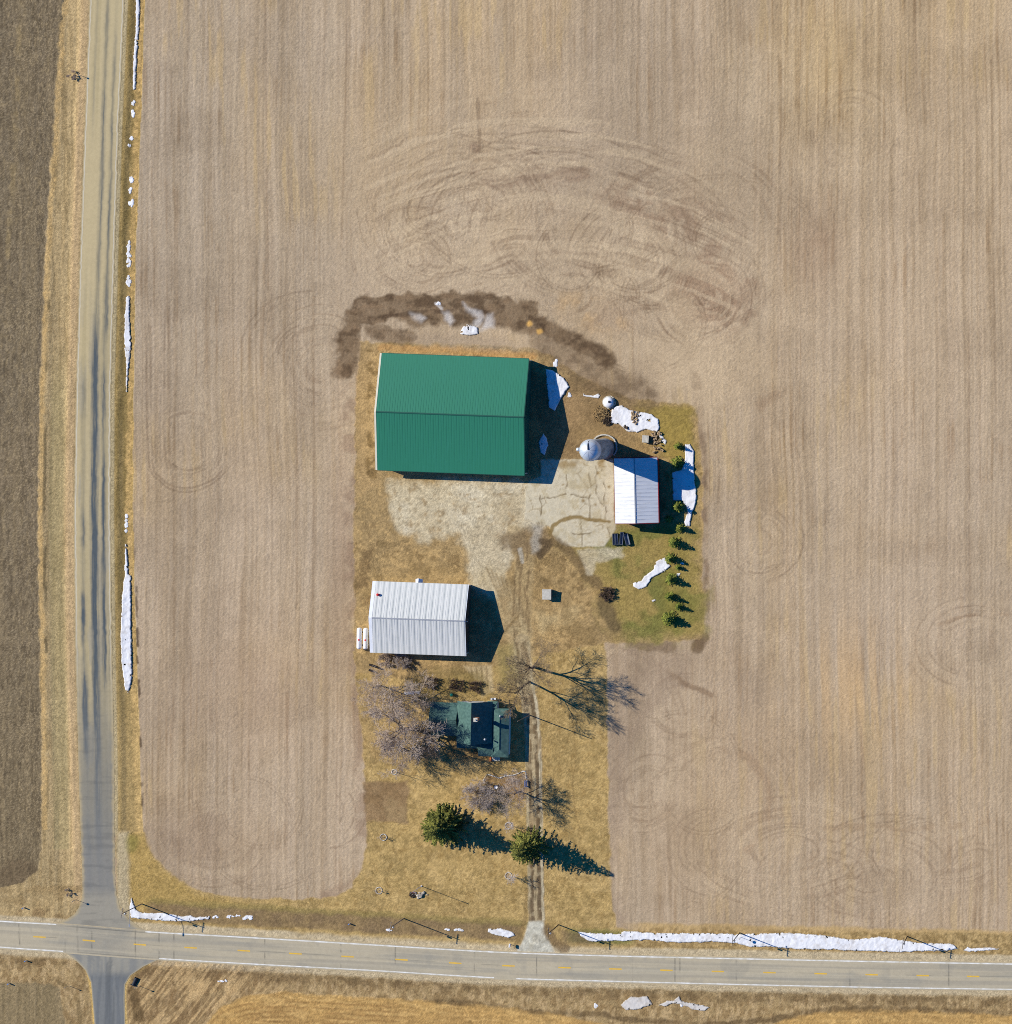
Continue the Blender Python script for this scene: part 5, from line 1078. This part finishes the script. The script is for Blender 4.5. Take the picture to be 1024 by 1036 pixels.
# young trees in stone rings
young = dict(n=[7, 5, 4], seg=[5, 4, 3, 2], taper=[.3, .3, .4, .5], wob=[.05, .1, .12, .1], start=[.3, .2, .15], ang=[38, 36, 38], len=[.42, .55, .5], rr=[.55, .6, .6], rmin=.014, trunk_lev=0)
bushy = dict(n=[10, 6, 5], seg=[4, 4, 3, 2], taper=[.35, .3, .4, .5], wob=[.06, .1, .12, .1], start=[.15, .2, .15], ang=[44, 36, 38], len=[.55, .55, .5], rr=[.6, .6, .6], rmin=.018, trunk_lev=0)
for i, (px, py, r_, h_, sp_, mt, lb, ll) in enumerate([(388, 847, 3.1, 2.2, young, M_twig, 'sapling in the stone ring west of the large spruce', 'pale stone ring on the lawn level with the large spruce'), (383.5, 901, 3.1, 2.0, young, M_twig, 'sapling in the stone ring nearest the field corner', 'pale stone ring nearest the road and the field corner'),
        (399, 781, 2.4, 7.2, young, M_twig_pale, 'thin pale young tree above the brown garden plot, with a long shadow', 'faint stone ring just above the brown garden plot'), (514.6, 835.3, 3.2, 4.2, bushy, M_twig_pale, 'pale young tree beside the lane, north of the lane spruce', 'white stone ring just north of the lane spruce'), (514.6, 886, 3.2, 4.0, bushy, M_twig_pale, 'pale young tree beside the lane, south of the lane spruce', 'white stone ring south of the lane spruce')]):
    x, y = W(px, py); T = thing('stone_ring', ll, 'stone ring', (x, y), 0, 'stone rings round the young trees'); n = int(9 + r_ * 2.6)
    for k in range(n):
        b = MB(); a = 6.283 * k / n; b.rock((r_ * SC * math.cos(a) * 1.05, r_ * SC * math.sin(a) * 1.05, .1), .14, 100 * i + k); b.build('stone', M_white_stone, T)
    bare_tree('young_tree', lb, 'tree', px + (.3 if h_ < 4 else 1), py, sp_, h_ * (.95 if sp_ is young else .85), .07, mt, mt, 80 + i, (.0, 0) if i < 3 else (.55, .05))
# stone bed by the flagpole
x, y = W(425, 905)
T = thing('rockery', 'heap of pale field stones on the lawn beside the flagpole', 'rock pile', (x, y))
rr = random.Random(9)
for k in range(26):
    a = rr.uniform(0, 6.28); q = rr.random() ** .5; b = MB(); b.rock((q * 1.7 * math.cos(a), q * 1.0 * math.sin(a), .12 + .25 * (1 - q)), rr.uniform(.2, .42), 900 + k); b.build('stone', M_stone, T)
brush_pile('dead_shrub', 'dark clump of dead stalks at the left end of the stone heap', 417.5, 905, .9, .5, 90, M_wood_dark, 15, 'shrub')
# flagpole
x, y = W(426.5, 896.5)
T = thing('flagpole', 'white flagpole with a furled red and white flag on the lawn', 'flagpole', (x, y))
b = MB(); b.lathe([(.18, -.1), (.18, .12), (.08, .15)], 12); b.tube([(0, 0, .1), (0, 0, 8.4)], [.075, .045], 10); b.build('pole', M_tank, T)
b = MB(); b.lathe([(.02, 8.38), (.1, 8.45), (.1, 8.55), (.02, 8.62)], 10); b.build('ball', M_galv, T)
def flag_part(name, m, zr):
    b = MB(); vs = []; n = 8
    for i in range(n + 1):
        for z in zr:
            vs.append((.06 + .1 * i, -.03 * i + .06 * math.sin(i * 1.3), z - .03 * i))
    fs = [(2 * i, 2 * i + 2, 2 * i + 3, 2 * i + 1) for i in range(n)]; o = len(vs)
    b.add(vs, fs); b.add([(v[0], v[1] + .012, v[2]) for v in vs], [tuple(reversed(f)) for f in fs]); return b.build(name, m, T)
flag_part('flag', M_red, (7.6, 8.1)); flag_part('flag_lower_half', M_white_trim, (7.1, 7.595))

# stone edging of the planted bed by the lane
x, y = W(512, 788); ed = catmull([(489, 790), (493, 784), (499, 785), (505, 787), (511, 785), (517, 784.5), (523, 783), (529, 780.5), (531.5, 781), (532.5, 787)], 4)
T = thing('stone_edging', 'crooked row of pale stones edging the bed by the lane', 'stone edging', (x, y))
for k, (a, b_) in enumerate(ed):
    u, v = W(a, b_); b = MB(); b.rock((u - x, v - y, .1), random.uniform(.13, .24), 300 + k); b.build('stone', M_white_stone, T)
x, y = W(533, 792.5)
T = thing('bench', 'white and blue garden bench beside the lane', 'bench', (x, y), R(92))
b = MB(); 
for k in range(3): b.box((0, -.18 + .16 * k, .45), (1.7, .13, .05))
b.build('seat', M_tank, T); b = MB()
for k in range(3): b.box((0, .28 + .02 * k, .58 + .15 * k), (1.7, .04, .11))
b.build('backrest', M_blue, T)
for s in (-.7, .7): b = MB(); b.box((s, 0, .21), (.08, .5, .42)); b.build('leg', M_dark, T)
x, y = W(502.7, 796); T = thing('bird_bath', 'small white bird bath in the bed by the lane', 'bird bath', (x, y))
b = MB(); b.lathe([(.3, 0), (.28, .08), (.12, .14), (.1, .7), (.14, .75)], 14); b.build('pedestal', M_tank, T); b = MB(); b.lathe([(.14, .75), (.42, .85), (.44, .92), (.38, .9), (.02, .84)], 18); b.build('bowl', M_tank, T)
x, y = W(457.6, 702.6); T = thing('bin', 'small teal bin on the grass north of the farmhouse', 'bin', (x, y))
b = MB(); b.lathe([(.26, 0), (.34, .8)], 14); b.build('body', M_teal, T); b = MB(); b.lathe([(.37, .8), (.37, .86), (.2, .95), (.02, .98)], 14); b.build('lid', M_teal, T)
for i, (px, py, L_, lb) in enumerate([(380, 674.5, 1.6, 'longer dark log lying on the grass south west of the white shed'), (377, 679, .9, 'shorter dark log lying just below the longer one')]):
    x, y = W(px, py); b = MB(); d = Vector((.9, -.35, 0)); b.tube([d * -L_, d * -.3 * L_ + Vector((0, .05, 0)), d * L_], [.26, .28, .2], 9); o = b.build('fallen_log', mat('charred_log', C(52, 44, 40), .9, var=.2), loc=(x, y, .24)); tag(o, lb, 'log', 'dark logs on the grass')

# ------------------------------------------------------------------ utility poles, signs, posts
def utility_pole(label, px, py, h, arm_deg, arms=1, lamp=False, m=M_wood, group='utility poles along the road'):
    x, y = W(px, py); T = thing('utility_pole', label, 'utility pole', (x, y, ground_z(px, py)), 0, group)
    b = MB(); b.tube([(0, 0, -.5), (0, 0, h * .5), (0, 0, h)], [.14, .115, .09], 8); b.build('pole', m, T)
    for k in range(arms):
        z = h - .35 - .9 * k; d = Vector((math.cos(R(arm_deg)), math.sin(R(arm_deg)), 0)); n_ = Vector((-d.y, d.x, 0))
        b = MB(); b.box((n_.x * .17, n_.y * .17, z), (2.5, .11, .13), R(arm_deg)); a = b.build('crossarm', m, T)
        for s in (-1.1, -.45, .45, 1.1):
            b = MB(); b.lathe([(.035, z + .06), (.07, z + .12), (.07, z + .2), (.03, z + .24)], 8, (n_.x * .17 + d.x * s, n_.y * .17 + d.y * s, 0)); b.build('insulator', M_galv, a)
    if arms > 0:
        b = MB(); b.lathe([(.02, h - 2.3), (.2, h - 2.25), (.2, h - 1.55), (.1, h - 1.5)], 12, (.0, -.38, 0)); b.build('transformer', M_galv, T)
    if lamp:
        z = h * .64; b = MB(); b.tube([(0, -.1, z - .4), (.1, -1.6, z), (.1, -3.4, z + .15)], .045, 6); a = b.build('lamp_arm', M_galv, T)
        b = MB(); b.bevelbox((.1, -3.7, z + .12), (.34, .7, .16), .05); b.build('lamp_head', M_galv, a)
    return T
utility_pole('tall utility pole with a street lamp arm at the crossroads snow bank', 143.5, 914.5, 11.6, 80, 1, True)
utility_pole('pale utility pole beside the road ditch below the flagpole', 408.7, 929.3, 10.2, 82)
utility_pole('dark utility pole at the mouth of the lane', 565.3, 935.6, 9.8, 88, m=M_wood_dark)
utility_pole('utility pole at the wide middle of the roadside snow strip', 748.5, 943.8, 9.2, 85, m=M_wood_dark)
utility_pole('utility pole near the right end of the roadside snow strip', 918, 947.5, 8.4, 85, m=M_wood_dark)
utility_pole('plain pole without crossarm beside the lane east of the farmhouse', 536, 723.5, 11.4, 85, 0, group=None)
def post_sign(name, label, cat, px, py, h, shape, rz, m_face, group=None):
    x, y = W(px, py); T = thing(name, label, cat, (x, y, ground_z(px, py)), R(rz), group)
    b = MB(); b.box((0, 0, h / 2 - .15), (.09, .06, h + .3)); b.build('post', M_galv if shape != 'wood' else M_wood, T)
    if shape == 'oct': n, q = 8, .28
    elif shape == 'round': n, q = 20, .34
    else: n, q = 4, .26
    b = MB(); z0 = h - .15; pr = [(q * math.cos(2 * math.pi * (k + .5) / n), q * math.sin(2 * math.pi * (k + .5) / n)) for k in range(n)]
    vs = [(p[0], -.05, z0 + p[1]) for p in pr] + [(p[0], -.035, z0 + p[1]) for p in pr]
    b.add(vs, [tuple(range(n)), tuple(range(2 * n - 1, n - 1, -1))] + [(i, i + n, (i + 1) % n + n, (i + 1) % n) for i in range(n)]); b.build('sign_face', m_face, T)
post_sign('road_sign', 'thin road sign on a post beside the culvert at the south east road corner', 'road sign', 140.5, 997.5, 2.7, 'oct', 20, M_galv)
post_sign('road_sign', 'thin road sign on the verge west of the south road', 'road sign', 69.5, 997.3, 2.3, 'rect', 20, M_galv)
post_sign('road_sign', 'thin road sign at the north west corner of the crossroads', 'road sign', 77, 910.3, 2.3, 'oct', 60, M_galv)
post_sign('road_sign', 'thin road sign beside the shrub on the side road verge', 'road sign', 82, 76.5, 1.4, 'rect', 60, M_galv)
post_sign('road_sign', 'round road sign next to the pole in the roadside snow', 'road sign', 750, 948, 2.9, 'round', 70, M_galv)
for px, py, lb in ((24, 918.5, 'small white marker post in the grass north west of the crossroads'), (26.4, 972, 'small white marker post just south of the road at the left'), (9.5, 995, 'small white marker post at the edge of the lower left field'), (182, 1012 - 64, 'small white marker post on the road edge east of the crossroads')):
    if py > 945 and px > 100: px, py = 354, 934.5; lb = 'small white marker post in the ditch left of the pale pole'
    x, y = W(px, py); T = thing('marker_post', lb, 'marker post', (x, y, ground_z(px, py)), .4, 'white marker posts')
    b = MB(); b.bevelbox((0, 0, .45), (.24, .18, .9), .04); b.build('post', M_tank, T); b = MB(); b.lathe([(.14, .9), (.14, 1.0), (.02, 1.06)], 10); b.build('cap', M_blue, T)
x, y = W(517, 955.6); T = thing('mailbox', 'white mailbox on a post at the mouth of the lane', 'mailbox', (x, y, ground_z(517, 955)), R(-5))
b = MB(); b.box((0, 0, .45), (.1, .1, 1.2)); b.build('post', M_wood_dark, T)
b = MB(); pr = [(.2 * math.cos(a), 1.22 + .2 * math.sin(a)) for a in np.linspace(0, math.pi, 9)] + [(-.2, 1.02), (.2, 1.02)]; n = len(pr)
b.add([(p[0], -.42, p[1]) for p in pr] + [(p[0], .42, p[1]) for p in pr], [tuple(range(n)), tuple(range(2 * n - 1, n - 1, -1))] + [(i, i + n, (i + 1) % n + n, (i + 1) % n) for i in range(n)]); b.build('box', M_tank, T)
b = MB(); b.box((.22, .1, 1.35), (.03, .04, .3)); b.build('flag', M_red, T)
x, y = W(136.8, 993); T = thing('culvert', 'dark culvert mouth in the ditch at the south east road corner', 'culvert', (x, y, ground_z(137, 993)), R(-25))
b = MB(); n = 18
for (r_, y_) in ((.62, -.9),): pass
b.tube([(0, 1.0, .15), (0, -.9, .1)], .45, 18, cap=False); b.tube([(0, -.9, .1), (0, 1.0, .15)], .40, 18, cap=False); b.build('pipe', M_dark, T)
b = MB(); b.box((0, -1.0, .1), (1.3, .2, .5)); b.build('headwall', M_dark, T)

# ------------------------------------------------------------------ snow
def px_of(zx, zy, sc, ox, oy): return [(ox + a / sc, oy + b / sc) for a, b in zip(zx, zy)]
def Q(s, ox, oy, *pts): return [(ox + a / s, oy + b / s) for a, b in pts]
def snow(pts, label, h=.22, warp=2.0, m=None, name='snow_patch', st=.4, group='old snow patches', thin=0.0):
    pts = np.array(pts); x0, y0 = pts.min(0) - 2.5; x1, y1 = pts.max(0) + 2.5
    gx, gy = np.meshgrid(np.arange(x0, x1, st), np.arange(y0, y1, st)); p = Paint(gx, gy)
    p.w1 = fbm(gx, gy, 3.0, 611, 4) - .5 + .2 * (fbm(gx, gy, 1.0, 613, 1) - .5); p.w2 = fbm(gx, gy, 3.0, 612, 4) - .5 + .2 * (fbm(gx, gy, 1.0, 614, 1) - .5)
    mk = p.poly(pts, 1.6, warp)
    hole = fbm(gx, gy, 3.0, 77, 3)
    keep = (mk > .5) & ~((hole < .25 + thin) & (mk < .98)) & ~((hole < .16 + thin))
    z = .05 + .7 * h * sstep(.45, 1, mk) * (.6 + .8 * fbm(gx, gy, 5, 78, 3)) + .02 * (fbm(gx, gy, 1.5, 79, 2) - .5)
    gxi = np.clip(np.round(gx + M0).astype(int), 0, X.shape[1] - 1); gyi = np.clip(np.round(gy + M0).astype(int), 0, X.shape[0] - 1)
    fx_ = np.clip(gx + M0, 0, X.shape[1] - 2); fy_ = np.clip(gy + M0, 0, X.shape[0] - 2); ix_ = fx_.astype(int); iy_ = fy_.astype(int); ux = fx_ - ix_; uy = fy_ - iy_
    zz_ = (ZS[iy_, ix_] * (1 - ux) + ZS[iy_, ix_ + 1] * ux) * (1 - uy) + (ZS[iy_ + 1, ix_] * (1 - ux) + ZS[iy_ + 1, ix_ + 1] * ux) * uy
    z = z + np.maximum(zz_, -.6) + .05
    thin_ = m is not None; cl = np.array((.80, .79, .77)) if not thin_ else C(208, 202, 192); dt = C(168, 154, 132) if not thin_ else C(150, 134, 110)
    q_ = np.clip(sstep(.5, .98, mk) * (.25 + 1.3 * fbm(gx, gy, 4, 615, 4)) + (0 if thin_ else .1), 0, 1)[..., None]; tone = (dt * (1 - q_) + cl * q_).astype(np.float32)
    kf = keep[:-1, :-1] & keep[1:, 1:] & keep[:-1, 1:] & keep[1:, :-1]
    if not kf.any(): return
    o = grid_object(name, gx.astype(np.float32), gy.astype(np.float32), z.astype(np.float32), tone, kf, M_snow_field)
    c = W(*(pts.mean(0))); me = o.data; me.transform(Matrix.Translation((-c[0], -c[1], 0))); o.location = (c[0], c[1], 0)
    if label: tag(o, label, 'snow patch', group)
    return o
snow([(134.5, -60), (141, -60), (141.3, 0), (140.4, 30), (138.4, 58), (137, 90), (134, 91), (134.6, 58), (137, 30), (137, 0)], 'narrow ribbon of snow at the top of the side road verge', warp=1.6)
snow(Q(3.94, 0, 260, (500, 160), (515, 150), (517, 260), (522, 340), (512, 450), (508, 540), (500, 540), (502, 430), (493, 340), (496, 250)), 'narrow ribbon of snow on the side road verge left of the big barn', warp=2)
snow(Q(3.94, 0, 520, (497, 115), (505, 120), (512, 240), (522, 245), (522, 400), (525, 560), (527, 650), (510, 720), (497, 700), (485, 600), (480, 480), (485, 340), (495, 240)), 'longest spindle of snow on the side road verge left of the white shed', h=.3, warp=1.6)
snow(Q(6.64, 100, 880, (216, 175), (232, 215), (252, 268), (300, 288), (400, 288), (480, 293), (560, 310), (615, 303), (650, 318), (745, 308), (745, 332), (650, 342), (560, 347), (440, 344), (330, 332), (215, 322), (203, 280), (212, 220)), 'L shaped snow bank at the crossroads', warp=1.8)
snow(Q(3.41, 350, 780, (490, 543), (530, 541), (575, 553), (587, 568), (560, 577), (520, 567), (488, 557)), 'small lens of snow in the ditch just left of the lane mouth', warp=1.2)
snow(Q(3.94, 500, 850, (330, 362), (400, 370), (490, 372), (520, 362), (640, 368), (760, 370), (900, 370), (960, 375), (1024, 372), (1175, 368), (1300, 376), (1420, 396), (1540, 384), (1640, 398), (1690, 408), (1825, 412), (1850, 432), (1820, 440), (1620, 446), (1540, 444), (1450, 442), (1350, 436), (1220, 436), (1090, 424), (1024, 427), (960, 412), (880, 405), (740, 410), (600, 398), (540, 402), (460, 403), (380, 405), (350, 385)), 'very long snow strip beside the road right of the lane', h=.3, warp=2.2)
snow(Q(3.88, 760, 850, (833, 432), (850, 417), (862, 424), (950, 420), (977, 427), (900, 436), (850, 438)), 'frayed thin tail at the right end of the roadside snow', warp=2.2, h=.12, st=.3)
snow(Q(3.94, 500, 850, (540, 625), (610, 622), (630, 655), (575, 675), (525, 678), (500, 658)), 'rounded grey snow patch south of the road', warp=2, m=M_snow_thin)
snow(Q(3.94, 500, 850, (650, 658), (690, 640), (715, 640), (735, 620), (748, 642), (770, 645), (860, 665), (840, 682), (790, 677), (750, 657), (710, 652), (680, 664)), 'long crooked grey snow patch south of the road', warp=2, m=M_snow_thin)
snow(Q(3.94, 330, 280, (875, 366), (905, 373), (945, 398), (972, 440), (940, 482), (922, 517), (915, 538), (888, 522), (880, 440)), 'wedge of snow half in the shade of the big barn', warp=2, h=.35)
snow(Q(3.94, 330, 280, (865, 622), (880, 638), (887, 670), (872, 714), (855, 702), (846, 660)), 'leaf shaped snow patch wholly in the shade of the big barn', warp=1, h=.25)
snow(Q(3.94, 330, 280, (560, 188), (605, 200), (610, 226), (580, 234), (532, 230), (540, 205)), 'brightest lump of snow on the dark bank north of the big barn', warp=1.8, h=.3)
snow(Q(9.31, 570, 390, (180, 60), (200, 88), (280, 92), (330, 72), (352, 95), (330, 124), (270, 112), (190, 104)), 'comma shaped scrap of snow left of the round tank', warp=1.2, h=.12, st=.3)
snow(Q(9.31, 570, 390, (480, 200), (545, 183), (640, 232), (720, 248), (830, 268), (900, 320), (908, 390), (890, 442), (830, 422), (760, 417), (700, 444), (600, 434), (530, 372), (443, 352), (455, 230)), 'broad snow drift with logs in it between the tank and the small barn', warp=2, h=.28)
snow(Q(9.31, 570, 390, (900, 445), (930, 465), (975, 520), (965, 562), (930, 530), (905, 490)), 'scrap of snow beside the rubble north east of the small barn', warp=1.6, h=.15, st=.3)
snow(Q(8.63, 660, 420, (283, 252), (332, 252), (367, 310), (367, 430), (374, 600), (392, 650), (387, 760), (352, 850), (332, 972), (288, 972), (278, 930), (308, 840), (290, 790), (255, 752), (180, 744), (172, 498), (250, 478), (280, 420), (285, 330)), 'long snow drift among the young spruces east of the small barn', warp=1.2, h=.3)
snow(Q(5.39, 530, 520, (593, 375), (640, 363), (655, 340), (708, 300), (720, 258), (770, 236), (802, 285), (770, 312), (700, 348), (672, 397), (630, 412), (598, 400)), 'slanting snow drift lying on the green lawn', warp=1.2, h=.25)
snow(Q(5.39, 530, 520, (695, 468), (718, 464), (722, 472), (702, 482)), 'tiny scrap of snow on the lawn below the slanting drift', warp=.8, h=.1, st=.3)
snow(Q(10.24, 350, 660, (600, 408), (680, 398), (775, 400), (772, 432), (690, 440), (612, 440)), 'short bluish snow strip behind the farmhouse under the trees', warp=1, h=.15, st=.3)
# crumbs of snow scattered on the verges
cr = MB(); rr = random.Random(77)
for px, py, rx, ry in [(134.8, 104, 1.6, 2.6), (134.3, 114, 1.4, 2.2), (132.3, 140, .8, 2), (130.3, 147, .6, 1.2), (132.2, 181, 1.4, 1.6), (131.7, 192, 1.5, 2.4), (132, 205, 1.8, 3.2), (129.9, 248, 1.5, 4), (129.8, 262, 1.8, 8), (129.8, 284, 2, 6), (127.6, 526, 1.0, 6), (127.6, 535, .9, 5), (217.5, 928, 3.4, 1.4), (232, 927.3, 4.8, 1.2), (241, 926.6, 2.5, 1), (249, 929, 5, 1.6), (465.3, 940.6, 5, 1.1), (452, 940.5, 2.2, .6), (394, 941, 3, .9), (252, 928, 4, 1.8), (562, 367.6, 1.8, 3), (690, 569.5, 1.6, 1), (575.5, 399.5, 1.5, 1.6), (686.5, 581.5, 2.0, 1.4), (603, 970 + 48, 1.4, 1.6), (690, 1016, 1, 3), (225, 993, 5, 1.0), (443, 307, 2.6, 1.2)]:
    for k in range(int(3 + rx * ry * .9)):
        a = rr.uniform(0, 6.28); q = rr.random() ** .5; u, v = px + rx * q * math.cos(a), py + ry * q * math.sin(a); x, y = W(u, v); z = ground_z(u, v) + .05
        r_ = rr.uniform(.22, .5); n = 9; st_ = rr.uniform(.7, 1.9) if rx < ry else rr.uniform(.5, .9)
        ring = [(x + r_ * rr.uniform(.7, 1.25) * math.cos(6.283 * k / n), y + st_ * r_ * rr.uniform(.7, 1.25) * math.sin(6.283 * k / n)) for k in range(n)]
        cr.add([(p[0], p[1], z - .12) for p in ring] + [(x + (p[0] - x) * .8, y + (p[1] - y) * .8, z + .03) for p in ring] + [(x, y, z + .07)], [(k, (k + 1) % n, n + (k + 1) % n, n + k) for k in range(n)] + [(n + k, n + (k + 1) % n, 2 * n) for k in range(n)])
tag(cr.build('snow', M_snow), 'crumbs of old snow scattered along the verges', 'snow', kind='stuff')

# ------------------------------------------------------------------ light, sky, camera
EL, AZ = R(35), R(21)                      # shadows fall to the right and slightly down
d = Vector((math.cos(AZ) * math.cos(EL), -math.sin(AZ) * math.cos(EL), -math.sin(EL)))
sun = bpy.data.lights.new('sun', 'SUN'); sun.energy = 4.9; sun.angle = R(.53); sun.color = (1, .945, .84)
so_ = bpy.data.objects.new('sun', sun); col.objects.link(so_); so_.rotation_euler = d.to_track_quat('-Z', 'Y').to_euler()
w = bpy.data.worlds.new('World'); scene.world = w; w.use_nodes = True
nt = w.node_tree; bg = nt.nodes['Background']; sk = nt.nodes.new('ShaderNodeTexSky'); sk.sky_type = 'NISHITA'; sk.sun_disc = False
sk.sun_elevation = EL; sk.sun_rotation = math.atan2(-d.x, -d.y); sk.ozone_density = 3.0; sk.air_density = 1.0; sk.dust_density = .3
hs_ = nt.nodes.new('ShaderNodeHueSaturation'); hs_.inputs['Saturation'].default_value = 1.1
tint = nt.nodes.new('ShaderNodeVectorMath'); tint.operation = 'MULTIPLY'; tint.inputs[1].default_value = (.08, .66, 1.30)
nt.links.new(sk.outputs['Color'], hs_.inputs['Color']); nt.links.new(hs_.outputs['Color'], tint.inputs[0]); nt.links.new(tint.outputs['Vector'], bg.inputs['Color']); bg.inputs['Strength'].default_value = .078
cam = bpy.data.cameras.new('camera'); co = bpy.data.objects.new('camera', cam); col.objects.link(co); scene.camera = co
cx, cy = W(NX, NY); co.location = (cx, cy, H); co.rotation_euler = (0, 0, 0)
cam.sensor_fit = 'HORIZONTAL'; cam.sensor_width = 36; cam.lens = 36 * H / (1024 * SC)
cam.shift_x = (512 - NX) / 1024; cam.shift_y = -(518 - NY) / 1024
cam.clip_start = 10; cam.clip_end = 20000
vs = scene.view_settings; vs.view_transform = 'Standard'; vs.look = 'None'; vs.gamma = 1; vs.exposure = .17
scene.cycles.max_bounces = 5; scene.cycles.use_denoising = False; scene.cycles.filter_width = 1.0
